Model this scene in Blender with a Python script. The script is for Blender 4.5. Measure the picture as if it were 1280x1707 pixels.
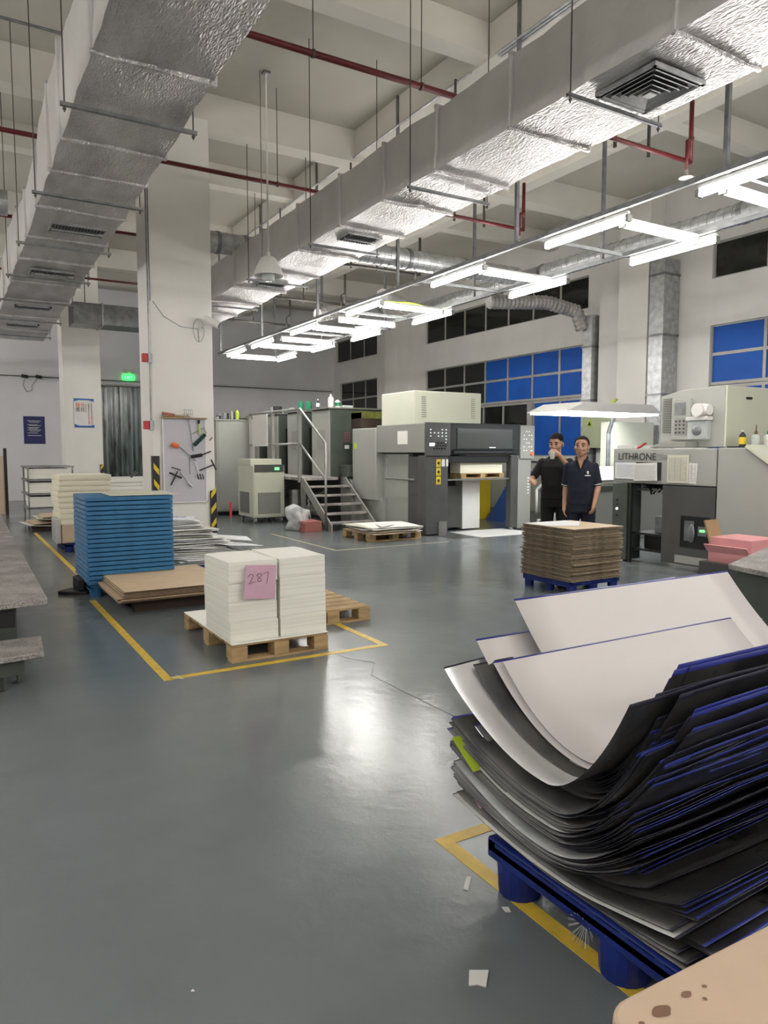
import bpy, bmesh, math, random
from mathutils import Vector, Matrix, noise
random.seed(7)
S = bpy.context.scene
COL = S.collection
for o in list(bpy.data.objects): bpy.data.objects.remove(o)
# ---------------- camera, world, exposure ----------------
cam = bpy.data.cameras.new('camera'); cam.sensor_fit = 'VERTICAL'; cam.sensor_height = 36; cam.lens = 36*1215/1707
cam.clip_start = .05; cam.clip_end = 200
co = bpy.data.objects.new('camera', cam); COL.objects.link(co)
co.location = (0, 0, 1.55)
co.rotation_euler = (math.radians(90)-math.atan(101.5/1215), 0, -math.radians(30.7))
S.camera = co
w = bpy.data.worlds.new('night'); S.world = w; w.use_nodes = True
w.node_tree.nodes['Background'].inputs[0].default_value = (.02, .025, .03, 1)
w.node_tree.nodes['Background'].inputs[1].default_value = .3
S.view_settings.view_transform = 'Standard'; S.view_settings.look = 'None'
S.view_settings.gamma = 1; S.view_settings.use_curve_mapping = False
S.view_settings.exposure = 1.05
TUBE = 30.0      # strength of the fluorescent tubes
# ---------------- materials ----------------
MATS = {}
def M(name, col, rough=.6, metal=0, var=.0, scale=4, bump=0, bscale=40, emit=None, spec=.5, stretch=None, col2=None, rvar=0, alpha=1, trans=0, ior=1.45):
    m = bpy.data.materials.new(name); m.use_nodes = True; nt = m.node_tree; b = nt.nodes['Principled BSDF']
    b.inputs['Base Color'].default_value = (*col, 1); b.inputs['Roughness'].default_value = rough
    b.inputs['Metallic'].default_value = metal; b.inputs['Specular IOR Level'].default_value = spec
    b.inputs['Alpha'].default_value = alpha; b.inputs['Transmission Weight'].default_value = trans; b.inputs['IOR'].default_value = ior
    tc = nt.nodes.new('ShaderNodeTexCoord'); mp = nt.nodes.new('ShaderNodeMapping')
    nt.links.new(tc.outputs['Object'], mp.inputs[0])
    if stretch: mp.inputs['Scale'].default_value = stretch
    if var or col2 or rvar:
        n = nt.nodes.new('ShaderNodeTexNoise'); n.inputs['Scale'].default_value = scale; n.inputs['Detail'].default_value = 5
        nt.links.new(mp.outputs[0], n.inputs[0])
        r = nt.nodes.new('ShaderNodeMapRange'); r.inputs[1].default_value = .32; r.inputs[2].default_value = .68
        nt.links.new(n.outputs[0], r.inputs[0])
        x = nt.nodes.new('ShaderNodeMix'); x.data_type = 'RGBA'
        c2 = col2 or tuple(c*(1-var) for c in col)
        x.inputs[6].default_value = (*col, 1); x.inputs[7].default_value = (*c2, 1)
        nt.links.new(r.outputs[0], x.inputs[0]); nt.links.new(x.outputs[2], b.inputs['Base Color'])
        if rvar:
            r2 = nt.nodes.new('ShaderNodeMapRange'); r2.inputs[3].default_value = rough-rvar; r2.inputs[4].default_value = rough+rvar
            nt.links.new(n.outputs[0], r2.inputs[0]); nt.links.new(r2.outputs[0], b.inputs['Roughness'])
    if bump:
        n = nt.nodes.new('ShaderNodeTexNoise'); n.inputs['Scale'].default_value = bscale; n.inputs['Detail'].default_value = 4
        nt.links.new(mp.outputs[0], n.inputs[0])
        u = nt.nodes.new('ShaderNodeBump'); u.inputs['Strength'].default_value = bump; u.inputs['Distance'].default_value = .02
        nt.links.new(n.outputs[0], u.inputs['Height']); nt.links.new(u.outputs[0], b.inputs['Normal'])
    if emit:
        b.inputs['Emission Color'].default_value = (*emit[0], 1); b.inputs['Emission Strength'].default_value = emit[1]
    MATS[name] = m; return m
M('wall', (.74,.725,.70), .75, var=.10, scale=1.2, bump=.06, bscale=12)
M('wall2', (.84,.83,.86), .75, var=.08, scale=.9, bump=.05, bscale=14)
M('slab', (.52,.50,.435), .85, var=.14, scale=.6, bump=.15, bscale=8)
M('beam', (.68,.655,.59), .8, var=.10, scale=.9, bump=.1, bscale=10)
M('colpaint', (.78,.755,.715), .6, var=.06, scale=1.5, bump=.05, bscale=20)
M('yellowline', (.74,.50,.055), .45, var=.25, scale=14)
M('paleline', (.42,.38,.22), .5, var=.3, scale=14)
M('white', (.72,.71,.68), .5, var=.05)
M('offwhite', (.62,.61,.50), .5, var=.08, scale=3)
M('pressgray', (.36,.365,.335), .42, var=.06, scale=2, bump=.02, bscale=6)
M('pressgray2', (.285,.285,.26), .4, var=.06, scale=2)
M('presspale', (.56,.575,.47), .42, var=.05, scale=2)
M('pressdark', (.085,.085,.083), .38, var=.2, scale=3)
M('pressgreen', (.075,.09,.075), .4, var=.3, scale=3)
M('black', (.012,.012,.013), .45, var=.2)
M('blackgloss', (.02,.022,.022), .12, var=.2)
M('steel', (.42,.42,.40), .38, .85, var=.25, scale=6)
M('galv', (.56,.57,.58), .42, .8, var=.35, scale=9, bump=.15, bscale=22)
M('galvdark', (.30,.31,.32), .4, .8, var=.35, scale=9)
M('rod', (.10,.095,.085), .5, .5)
M('redpipe', (.13,.014,.016), .42, var=.25, scale=7)
M('red', (.50,.02,.03), .4)
M('foilside', (.66,.64,.63), .42, .35, var=.16, scale=1.6, bump=.5, bscale=9)
M('paper', (.86,.85,.79), .8, var=.03, scale=6)
M('paper2', (.86,.83,.68), .8, var=.06, scale=6)
M('printed', (.66,.69,.74), .6, col2=(.80,.78,.76), scale=7)
M('ply', (.62,.46,.30), .62, var=.18, scale=3, stretch=(1,6,1))
M('plyedge', (.20,.135,.09), .8, var=.5, scale=8, stretch=(2,2,30))
M('cardedge', (.27,.215,.145), .85, col2=(.07,.05,.035), scale=5, stretch=(2,2,16))
M('cardtop', (.60,.47,.34), .7, var=.12, scale=3)
M('darkwood', (.05,.03,.022), .7, var=.3)
M('wood', (.50,.34,.17), .75, var=.4, scale=4, stretch=(1,1,6), bump=.2, bscale=30)
M('bluetray', (.030,.165,.35), .5, var=.25, scale=7)
M('bluetrayedge', (.13,.26,.42), .5, var=.3, scale=30)
M('bluepallet', (.008,.025,.20), .42, var=.45, scale=7, bump=.1, bscale=25)
M('bluefilm', (.010,.105,.50), .5, var=.25, scale=1.3, bump=.3, bscale=4, spec=.3)
M('nightglass', (.018,.02,.018), .06, var=.5, scale=3, bump=.05, bscale=3)
M('windowframe', (.40,.39,.37), .5, .3, var=.15)
M('plateback', (.15,.145,.14), .32, .7, col2=(.055,.055,.06), scale=5, bump=.05, bscale=8, rvar=.12)
M('smokeglass', (.07,.075,.07), .22, bump=.15, bscale=6)
M('platewhite', (.56,.525,.515), .45, var=.03, scale=2)
M('plategloss', (.90,.90,.93), .33, .9, var=.06, scale=4, bump=.12, bscale=9)
M('platerim', (.025,.035,.24), .35, var=.3, scale=9)
M('platerim2', (.018,.018,.035), .35, var=.3, scale=9)
M('tabletop', (.52,.385,.275), .55, col2=(.42,.31,.22), scale=2.2, bump=.04, bscale=30)
M('navy', (.006,.008,.022), .85, var=.2, bump=.2, bscale=60)
M('blackcloth', (.006,.006,.007), .85, var=.2, bump=.2, bscale=60)
M('skin', (.44,.25,.165), .5, var=.08, scale=14)
M('skin2', (.40,.22,.14), .5, var=.08, scale=14)
M('lip', (.26,.09,.075), .5)
M('hair', (.006,.005,.005), .75, bump=.4, bscale=120, spec=.2)
M('eyewhite', (.6,.58,.55), .3)
M('pink', (.64,.40,.50), .7, var=.1, scale=12)
M('pinkbox', (.70,.33,.34), .7, var=.1, scale=7)
M('brownbox', (.36,.24,.13), .8, var=.1)
M('salmon', (.36,.13,.11), .75, var=.1)
M('yellow', (.72,.52,.02), .5, var=.1)
M('lime', (.45,.60,.05), .5)
M('olive', (.16,.17,.03), .5, var=.5, scale=12)
M('orange', (.75,.16,.05), .5)
M('green', (.02,.22,.10), .4, var=.2)
M('darkgreen', (.008,.05,.035), .4)
M('boxgreen', (.42,.46,.30), .5, var=.06)
M('posterblue', (.02,.03,.14), .5, var=.15)
M('brightblue', (.03,.12,.45), .5)
M('ink', (.03,.03,.035), .7)
M('lamp', (.9,.9,.9), .4, emit=((1,.97,.92), TUBE))
M('lampwhite', (.75,.75,.75), .35)
M('tablelamp', (.9,.9,.9), .4, emit=((.95,.98,1), 7))
M('exitgreen', (.02,.4,.06), .4, emit=((.02,.9,.10), 1.6))
M('screen', (.03,.3,.05), .4, emit=((.12,.9,.16), 1.5))
M('led', (.7,.7,.7), .4, emit=((.8,.85,.8), .35))
M('clearplastic', (.75,.8,.78), .15, alpha=.5)
M('bagplastic', (.62,.63,.62), .25, alpha=.75, bump=.8, bscale=18)
M('brown', (.22,.07,.05), .55)
M('purple', (.10,.04,.22), .5)
def nt_of(m): return m.node_tree, m.node_tree.nodes['Principled BSDF']
def floor_mat():
    m = M('floor', (.125,.145,.15), .24, spec=.5); nt, b = nt_of(m); L = nt.links.new; N = nt.nodes.new
    tc = N('ShaderNodeTexCoord')
    n1 = N('ShaderNodeTexNoise'); n1.inputs['Scale'].default_value = .45; n1.inputs['Detail'].default_value = 6; n1.inputs['Roughness'].default_value = .55
    n2 = N('ShaderNodeTexNoise'); n2.inputs['Scale'].default_value = 3.2; n2.inputs['Detail'].default_value = 7
    L(tc.outputs['Object'], n1.inputs[0]); L(tc.outputs['Object'], n2.inputs[0])
    cr = N('ShaderNodeValToRGB'); e = cr.color_ramp.elements
    e[0].position = .3; e[0].color = (.140,.155,.158,1); e[1].position = .72; e[1].color = (.172,.195,.205,1)
    L(n1.outputs[0], cr.inputs[0])
    mx = N('ShaderNodeMix'); mx.data_type = 'RGBA'; mx.blend_type = 'MULTIPLY'; mx.inputs[0].default_value = .35
    c2 = N('ShaderNodeValToRGB'); c2.color_ramp.elements[0].position = .2; c2.color_ramp.elements[0].color = (.7,.7,.7,1); c2.color_ramp.elements[1].position = .75
    L(n2.outputs[0], c2.inputs[0]); L(cr.outputs[0], mx.inputs[6]); L(c2.outputs[0], mx.inputs[7]); L(mx.outputs[2], b.inputs['Base Color'])
    mr = N('ShaderNodeMapRange'); mr.inputs[1].default_value = .35; mr.inputs[2].default_value = .7; mr.inputs[3].default_value = .16; mr.inputs[4].default_value = .27
    L(n1.outputs[0], mr.inputs[0]); L(mr.outputs[0], b.inputs['Roughness'])
    n3 = N('ShaderNodeTexNoise'); n3.inputs['Scale'].default_value = 6; n3.inputs['Detail'].default_value = 9; n3.inputs['Roughness'].default_value = .62
    L(tc.outputs['Object'], n3.inputs[0])
    bu = N('ShaderNodeBump'); bu.inputs['Strength'].default_value = .10; bu.inputs['Distance'].default_value = .03
    L(n3.outputs[0], bu.inputs['Height']); L(bu.outputs[0], b.inputs['Normal'])
floor_mat()
def foil_mat():
    m = M('foil', (.70,.68,.68), .35, .65); nt, b = nt_of(m); L = nt.links.new; N = nt.nodes.new
    tc = N('ShaderNodeTexCoord'); mp = N('ShaderNodeMapping'); mp.inputs['Scale'].default_value = (1.3, .45, 1); L(tc.outputs['Object'], mp.inputs[0])
    v = N('ShaderNodeTexNoise'); v.noise_type = 'RIDGED_MULTIFRACTAL'; v.inputs['Scale'].default_value = 16; v.inputs['Detail'].default_value = 7
    wv = N('ShaderNodeTexVoronoi'); wv.feature = 'DISTANCE_TO_EDGE'; wv.inputs['Scale'].default_value = 38
    nz = N('ShaderNodeTexNoise'); nz.inputs['Scale'].default_value = 3; nz.inputs['Detail'].default_value = 4
    for q in (v, wv, nz): L(mp.outputs[0], q.inputs[0])
    a = N('ShaderNodeMath'); a.operation = 'ADD'; L(v.outputs[0], a.inputs[0]); L(wv.outputs[0], a.inputs[1])
    bu = N('ShaderNodeBump'); bu.inputs['Strength'].default_value = .8; bu.inputs['Distance'].default_value = .016
    L(a.outputs[0], bu.inputs['Height']); L(bu.outputs[0], b.inputs['Normal'])
    mr = N('ShaderNodeMapRange'); mr.inputs[3].default_value = .26; mr.inputs[4].default_value = .44; L(nz.outputs[0], mr.inputs[0]); L(mr.outputs[0], b.inputs['Roughness'])
    cr = N('ShaderNodeValToRGB'); e = cr.color_ramp.elements; e[0].position = .3; e[0].color = (.40,.385,.385,1); e[1].position = .7; e[1].color = (.64,.62,.62,1)
    L(nz.outputs[0], cr.inputs[0]); L(cr.outputs[0], b.inputs['Base Color'])
foil_mat()
def tread_mat():   # worn stippled metal of the step plates
    m = M('tread', (.36,.34,.32), .5, .5); nt, b = nt_of(m); L = nt.links.new; N = nt.nodes.new
    tc = N('ShaderNodeTexCoord'); v = N('ShaderNodeTexVoronoi'); v.inputs['Scale'].default_value = 85
    L(tc.outputs['Object'], v.inputs[0])
    n = N('ShaderNodeTexNoise'); n.inputs['Scale'].default_value = 5; n.inputs['Detail'].default_value = 6; L(tc.outputs['Object'], n.inputs[0])
    mu = N('ShaderNodeMath'); mu.operation = 'MULTIPLY_ADD'; L(v.outputs['Distance'], mu.inputs[0]); mu.inputs[1].default_value = .6; L(n.outputs[0], mu.inputs[2])
    cr = N('ShaderNodeValToRGB'); e = cr.color_ramp.elements; e[0].position = .45; e[0].color = (.58,.54,.515,1); e[1].position = 1.0; e[1].color = (.22,.205,.195,1)
    L(mu.outputs[0], cr.inputs[0]); L(cr.outputs[0], b.inputs['Base Color'])
    bu = N('ShaderNodeBump'); bu.invert = True; bu.inputs['Strength'].default_value = .5; bu.inputs['Distance'].default_value = .004; L(v.outputs['Distance'], bu.inputs['Height']); L(bu.outputs[0], b.inputs['Normal'])
tread_mat()
def grid_mat(name, c1, c2, scale, width):   # perforated or ruled sheet
    m = M(name, c1, .5); nt, b = nt_of(m); L = nt.links.new; N = nt.nodes.new
    tc = N('ShaderNodeTexCoord'); sp = N('ShaderNodeSeparateXYZ'); L(tc.outputs['Object'], sp.inputs[0]); outs = []
    for ax in (0, 2):
        a = N('ShaderNodeMath'); a.operation = 'MULTIPLY'; L(sp.outputs[ax], a.inputs[0]); a.inputs[1].default_value = scale
        f = N('ShaderNodeMath'); f.operation = 'FRACT'; L(a.outputs[0], f.inputs[0])
        g = N('ShaderNodeMath'); g.operation = 'LESS_THAN'; L(f.outputs[0], g.inputs[0]); g.inputs[1].default_value = width; outs.append(g)
    mu = N('ShaderNodeMath'); mu.operation = 'MULTIPLY'; L(outs[0].outputs[0], mu.inputs[0]); L(outs[1].outputs[0], mu.inputs[1])
    x = N('ShaderNodeMix'); x.data_type = 'RGBA'; x.inputs[6].default_value = (*c1, 1); x.inputs[7].default_value = (*c2, 1)
    L(mu.outputs[0], x.inputs[0]); L(x.outputs[2], b.inputs['Base Color'])
grid_mat('pegs', (.60,.58,.63), (.16,.15,.17), 58, .45)
grid_mat('mesh', (.34,.34,.31), (.05,.05,.045), 42, .62)
def stripe_mat(name, ax, n, a, b_):     # ream edges: thin courses of paper
    m = M(name, a, .85); nt, b = nt_of(m); L = nt.links.new; N = nt.nodes.new
    tc = N('ShaderNodeTexCoord'); mp = N('ShaderNodeMapping'); s = [.8, .8, .8]; s[ax] = n; mp.inputs['Scale'].default_value = s
    L(tc.outputs['Object'], mp.inputs[0]); t = N('ShaderNodeTexNoise'); t.inputs['Scale'].default_value = 1; t.inputs['Detail'].default_value = 5; L(mp.outputs[0], t.inputs[0])
    r = N('ShaderNodeValToRGB'); e = r.color_ramp.elements; e[0].position = .38; e[0].color = (*b_, 1); e[1].position = .55; e[1].color = (*a, 1)
    L(t.outputs[0], r.inputs[0]); L(r.outputs[0], b.inputs['Base Color'])
stripe_mat('reamedge', 2, 110, (.84,.83,.76), (.72,.71,.63))
stripe_mat('reamedge2', 2, 60, (.84,.80,.64), (.68,.63,.48))
stripe_mat('curtain', 0, 9, (.24,.29,.28), (.035,.045,.042))
nt, b = nt_of(MATS['curtain']); b.inputs['Roughness'].default_value = .22
# ---------------- mesh builder ----------------
class B:
    def __init__(s): s.bm = bmesh.new(); s.mi = 0
    def _t(s, vs, mi=None):
        fs = set(f for v in vs for f in v.link_faces)
        for f in fs: f.material_index = s.mi if mi is None else mi
    def box(s, x0, x1, y0, y1, z0, z1, mi=None, rot=None, top=None):
        vs = bmesh.ops.create_cube(s.bm, size=1)['verts']
        c = Vector(((x0+x1)/2, (y0+y1)/2, (z0+z1)/2)); d = Vector((x1-x0, y1-y0, z1-z0))
        for v in vs:
            p = Vector((v.co.x*d.x, v.co.y*d.y, v.co.z*d.z))
            if rot: p = rot @ p
            v.co = p+c
        s._t(vs, mi)
        if top is not None:
            for v in vs:
                for f in v.link_faces:
                    if f.normal.z > .9 or (f.calc_center_median().z > c.z+d.z*.49): f.material_index = top
        return s
    def cyl(s, p, q, r, seg=12, r2=None, mi=None, caps=True):
        p = Vector(p); q = Vector(q); d = q-p
        vs = bmesh.ops.create_cone(s.bm, cap_ends=caps, segments=seg, radius1=r, radius2=r if r2 is None else r2, depth=d.length)['verts']
        R = Vector((0,0,1)).rotation_difference(d.normalized()).to_matrix()
        for v in vs: v.co = R @ v.co + (p+q)/2
        s._t(vs, mi); return s
    def tube(s, pts, r, seg=8, mi=None):
        pts = [Vector(p) for p in pts]
        for a, c in zip(pts, pts[1:]): s.cyl(a, c, r, seg, mi=mi)
        for p in pts[1:-1]: s.sph(p, (r, r, r), 8, mi=mi)
        return s
    def sph(s, c, r, seg=16, mi=None, rot=None):
        vs = bmesh.ops.create_uvsphere(s.bm, u_segments=seg, v_segments=max(6, seg*2//3), radius=1)['verts']
        for v in vs:
            p = Vector((v.co.x*r[0], v.co.y*r[1], v.co.z*r[2]))
            if rot: p = rot @ p
            v.co = p+Vector(c)
        s._t(vs, mi); return s
    def prism(s, poly, ax, lo, hi, mi=None):    # poly: 2-D outline in the two other axes, in order
        def mk(a, b_, t): p = [a, b_]; p.insert(ax, t); return s.bm.verts.new(p)
        A = [mk(a, b_, lo) for a, b_ in poly]; C = [mk(a, b_, hi) for a, b_ in poly]; n = len(A)
        fs = [s.bm.faces.new(A[::-1]), s.bm.faces.new(C)]
        for i in range(n): fs.append(s.bm.faces.new((A[i], A[(i+1) % n], C[(i+1) % n], C[i])))
        bmesh.ops.recalc_face_normals(s.bm, faces=fs)
        for f in fs: f.material_index = s.mi if mi is None else mi
        return s
    def lathe(s, prof, c, seg=20, mi=None):
        rings = [[s.bm.verts.new((c[0]+r*math.cos(2*math.pi*i/seg), c[1]+r*math.sin(2*math.pi*i/seg), c[2]+z)) for i in range(seg)] for r, z in prof]
        fs = []
        for a, b_ in zip(rings, rings[1:]):
            for i in range(seg): fs.append(s.bm.faces.new((a[i], a[(i+1) % seg], b_[(i+1) % seg], b_[i])))
        fs.append(s.bm.faces.new(rings[0][::-1])); fs.append(s.bm.faces.new(rings[-1]))
        for f in fs: f.material_index = s.mi if mi is None else mi
        return s
    def obj(s, name, mats, parent=None, label=None, cat=None, group=None, kind=None, bev=0, smooth=False, seg=2):
        if parent is not None:
            bmesh.ops.transform(s.bm, matrix=world(parent).inverted(), verts=s.bm.verts)
        elif kind is None or cat:
            vs = [v.co for v in s.bm.verts]; lo = Vector((min(v.x for v in vs)+max(v.x for v in vs), min(v.y for v in vs)+max(v.y for v in vs), 2*min(v.z for v in vs)))/2
            bmesh.ops.translate(s.bm, vec=-lo, verts=s.bm.verts)
        me = bpy.data.meshes.new(name); s.bm.to_mesh(me); s.bm.free()
        for m in ([mats] if isinstance(mats, str) else mats): me.materials.append(MATS[m])
        if smooth:
            for p in me.polygons: p.use_smooth = True
        o = bpy.data.objects.new(name, me); COL.objects.link(o)
        if parent is not None: o.parent = parent
        elif kind is None or cat: o.location = lo
        if label: o['label'] = label
        if cat: o['category'] = cat
        if group: o['group'] = group
        if kind: o['kind'] = kind
        if bev:
            md = o.modifiers.new('bevel', 'BEVEL'); md.width = bev; md.segments = seg; md.limit_method = 'ANGLE'; md.angle_limit = math.radians(40); md.harden_normals = False
        return o
def world(o):
    m = Matrix.LocRotScale(o.location, o.rotation_euler, o.scale)
    return m if o.parent is None else world(o.parent) @ m
def root(name, loc, label, cat, group=None, rz=0):
    o = bpy.data.objects.new(name, None); COL.objects.link(o); o.location = loc; o.rotation_euler = (0, 0, rz); o.empty_display_size = .1
    o['label'] = label; o['category'] = cat
    if group: o['group'] = group
    return o
def dup(o, loc=None, rz=None, label=None, group=None, parent=None):
    c = o.copy(); COL.objects.link(c)
    if parent is not None: c.parent = parent
    for ch in list(o.children): dup(ch, parent=c)
    if loc is not None: c.location = loc
    if rz is not None: c.rotation_euler[2] = rz
    if label: c['label'] = label
    if group: c['group'] = group
    return c
def text(body, size, mat, loc, rot, parent, name='lettering', ext=.001, label=None):
    cu = bpy.data.curves.new('t', 'FONT'); cu.body = body; cu.size = size; cu.extrude = ext; cu.align_x = 'LEFT'
    t = bpy.data.objects.new('t', cu); COL.objects.link(t); bpy.context.view_layer.update()
    me = bpy.data.meshes.new_from_object(t.evaluated_get(bpy.context.evaluated_depsgraph_get()))
    bpy.data.objects.remove(t); me.name = name
    W = Matrix.LocRotScale(Vector(loc), bpy_euler(rot), None)
    if parent is not None: W = world(parent).inverted() @ W
    me.transform(W); me.materials.clear(); me.materials.append(MATS[mat])
    o = bpy.data.objects.new(name, me); COL.objects.link(o); o.parent = parent
    if label: o['label'] = label
    return o
from mathutils import Euler
def bpy_euler(r): return Euler([math.radians(a) for a in r])
RX = (90, 0, 0)       # text facing -Y
RL = (90, 0, -90)     # text facing -X
def struct(b, name, mat, **k): return b.obj(name, mat, kind='structure', **k)
rnd = random.uniform
ONES = 'zeroth first second third fourth fifth sixth seventh eighth ninth tenth eleventh twelfth thirteenth fourteenth fifteenth sixteenth seventeenth eighteenth nineteenth'.split()
TENS = {2: 'twenty', 3: 'thirty', 4: 'forty', 5: 'fifty', 6: 'sixty', 7: 'seventy', 8: 'eighty', 9: 'ninety'}
def nth(n):
    if n < 20: return ONES[n]
    return TENS[n//10][:-1]+'ieth' if n % 10 == 0 else TENS[n//10]+'-'+ONES[n % 10]
XW, YF, ZC = 12.9, 25.5, 6.8
# ---------------- room shell ----------------
def grid_wall(b, ax, pos, th, lo, hi, z0, z1, holes):
    us = sorted({lo, hi, *[h[0] for h in holes], *[h[1] for h in holes]}); zs = sorted({z0, z1, *[h[2] for h in holes], *[h[3] for h in holes]})
    for a, c in zip(us, us[1:]):
        for e, f in zip(zs, zs[1:]):
            if any(h[0] <= (a+c)/2 <= h[1] and h[2] <= (e+f)/2 <= h[3] for h in holes): continue
            if ax == 0: b.box(pos, pos+th, a, c, e, f)
            else: b.box(a, c, pos, pos+th, e, f)
struct(B().box(-7, XW+.3, -7, YF+.3, -.2, 0), 'floor', 'floor')
struct(B().box(-7, XW+.3, -7, YF+.3, ZC, ZC+.2), 'ceiling', 'slab')
DOOR = (4.35, 5.62, 0, 3.7)
b = B(); grid_wall(b, 1, YF, .3, -7, XW+.3, 0, ZC, [DOOR]); struct(b, 'wall_far', 'wall2')
WH = [(22.2, 25.0, 2.9, 4.1), (22.2, 25.3, 4.9, 5.7), (12.43, 19.19, 1.42, 4.05), (12.43, 19.19, 4.86, 5.62), (1.6, 9.22, 1.42, 4.0), (1.6, 9.22, 4.89, 5.58)]
b = B(); grid_wall(b, 0, XW, .3, -7, YF, 0, ZC, WH); struct(b, 'wall_right', 'wall')
struct(B().box(-7.3, -7, -7, YF+.3, 0, ZC), 'wall_left', 'wall')
struct(B().box(-7, XW, -7.3, -7, 0, ZC), 'wall_back', 'wall')
# beams: across (X) and along (Y)
k = 1
for y in (-1.3, 1.7, 4.65, 7.45, 10.95, 13.45, 17.0, 20.35, 22.9):
    main = y in (1.7, 10.95, 20.35)
    struct(B().box(-7, XW, y, y+(.34 if main else .28), 6.3 if main else 6.42, ZC), 'trim_%d' % k, 'beam'); k += 1
for x in (-3.1, 2.85, 5.95, 9.2):
    struct(B().box(x, x+.3, -7, YF, 6.38, ZC), 'trim_%d' % k, 'beam'); k += 1
# columns and pilasters
for x0, x1, y0, y1, nm in ((2.55, 3.47, 10.9, 11.6, 'near'), (2.55, 3.47, 20.3, 21.0, 'far'), (2.55, 3.47, 1.2-9, 1.9-9, 'rear')):
    if nm != 'rear': struct(B().box(x0, x1, y0, y1, 0, 6.4), 'wall_column_'+nm, 'colpaint', bev=.012)
for y in (1.0, 10.36, 20.15):
    struct(B().box(XW-.45, XW, y, y+.78, 0, ZC), 'trim_%d' % k, 'colpaint', bev=.01); k += 1
# white boxed panel beside the near pilaster, and sill ledge of the right wall
struct(B().box(XW-.25, XW, 11.14, 11.85, 0, 5.2), 'trim_%d' % k, 'wall'); k += 1
struct(B().box(XW-.12, XW, 11.85, 20.1, 1.30, 1.42), 'trim_%d' % k, 'white', bev=.005); k += 1
struct(B().box(XW-.02, XW, 11.85, 20.1, .0, 1.0, ), 'baseboard_right', 'presspale'); k += 1
# windows
def window(n, ys, zs, fill, depth=.12):
    x = XW+.06; fr = B()
    for y in ys: fr.box(x, x+.05, y-.03, y+.03, zs[0], zs[-1])
    for z in zs: fr.box(x-.005, x+.055, ys[0]-.03, ys[-1]+.03, z-.03, z+.03)
    f = fr.obj('window_%d' % n, 'windowframe', kind='structure')
    for i, (a, c) in enumerate(zip(ys, ys[1:])):
        for j, (e, g) in enumerate(zip(zs, zs[1:])):
            m = fill(i, j)
            if m: B().box(x+.02, x+.03, a+.03, c-.03, e+.03, g-.03).obj('pane', m, f, label='blue film covered pane' if m == 'bluefilm' else 'dark night pane')
    return f
lin = lambda a, c, n: [a+(c-a)*i/n for i in range(n+1)]
window(1, lin(12.43, 19.19, 7), [2.87, 3.47, 4.05], lambda i, j: 'bluefilm' if i < 4 else 'nightglass')
window(2, [12.43, 13.35, 14.3, 14.5, 15.5, 16.35, 17.3, 18.25, 19.19], [1.42, 2.80], lambda i, j: 'bluefilm' if i < 2 else (None if i == 2 else 'nightglass'))
struct(B().box(XW+.02, XW+.1, 14.3, 14.5, 1.42, 2.8), 'trim_%d' % k, 'windowframe'); k += 1
window(3, lin(12.43, 19.19, 7), [4.86, 5.62], lambda i, j: 'nightglass')
window(4, lin(22.2, 25.0, 3), [2.9, 3.48, 4.1], lambda i, j: 'nightglass')
window(5, lin(22.2, 25.3, 3), [4.9, 5.7], lambda i, j: 'nightglass')
window(6, [1.6]+lin(2.62, 9.22, 6)[0:], [2.87, 3.44, 4.0], lambda i, j: 'bluefilm')
window(7, [1.6]+lin(2.62, 9.22, 6), [1.42, 2.8], lambda i, j: 'bluefilm' if i > 3 else 'nightglass')
window(8, [1.6]+lin(2.62, 9.22, 6), [4.89, 5.58], lambda i, j: 'nightglass')
# door curtain in the far wall
b = B()
n = 46
for i in range(n):
    x = DOOR[0]+(DOOR[1]-DOOR[0])*i/n; d = .05*math.sin(i*1.1)+rnd(-.02, .02)
    b.box(x, x+.04, YF+.06+d, YF+.075+d, .02, 3.68, rot=None)
d = b.obj('door_1', 'curtain', kind='structure')
struct(B().box(DOOR[0]-.05, DOOR[0], YF-.02, YF+.3, 0, 3.72).box(DOOR[1], DOOR[1]+.05, YF-.02, YF+.3, 0, 3.72).box(DOOR[0]-.05, DOOR[1]+.05, YF-.02, YF+.3, 3.7, 3.75), 'trim_%d' % k, 'windowframe'); k += 1
struct(B().box(DOOR[0]-.3, DOOR[1]+.3, YF+.5, YF+.55, 0, 4), 'wall_behind_door', 'black')
# floor lines
def line(pts, wd, mat, label):
    b = B()
    for (x0, y0, x1, y1) in pts: b.box(min(x0, x1)-(wd/2 if x0 == x1 else 0), max(x0, x1)+(wd/2 if x0 == x1 else 0), min(y0, y1)-(wd/2 if y0 == y1 else 0), max(y0, y1)+(wd/2 if y0 == y1 else 0), .0, .002)
    return b.obj('floor_marking', mat, label=label, cat='floor line')
line([(1.21, 4.9, 1.21, 8.0), (1.235, 4.935, 2.96, 4.935), (2.93, 4.965, 2.93, 6.6)], .06, 'yellowline', 'yellow painted floor line around the pallet of white paper reams')
line([(1.33, 9.3, 1.33, 15.2)], .06, 'yellowline', 'yellow painted floor line left of and beyond the blue tray stack')
line([(1.63, .3, 1.63, 2.30), (1.66, 2.27, 3.3, 2.27)], .06, 'yellowline', 'wide yellow painted floor line beside the printing plate pallet')
line([(5.13, 10.1, 5.13, 12.8), (5.15, 10.12, 7.3, 10.12)], .05, 'paleline', 'worn pale floor line in front of the far printing press')
b = B(); cr = [(2.45, 5.07), (2.50, 4.75), (2.62, 4.55), (2.45, 4.30), (2.47, 3.55), (2.50, 3.05)]
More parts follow.
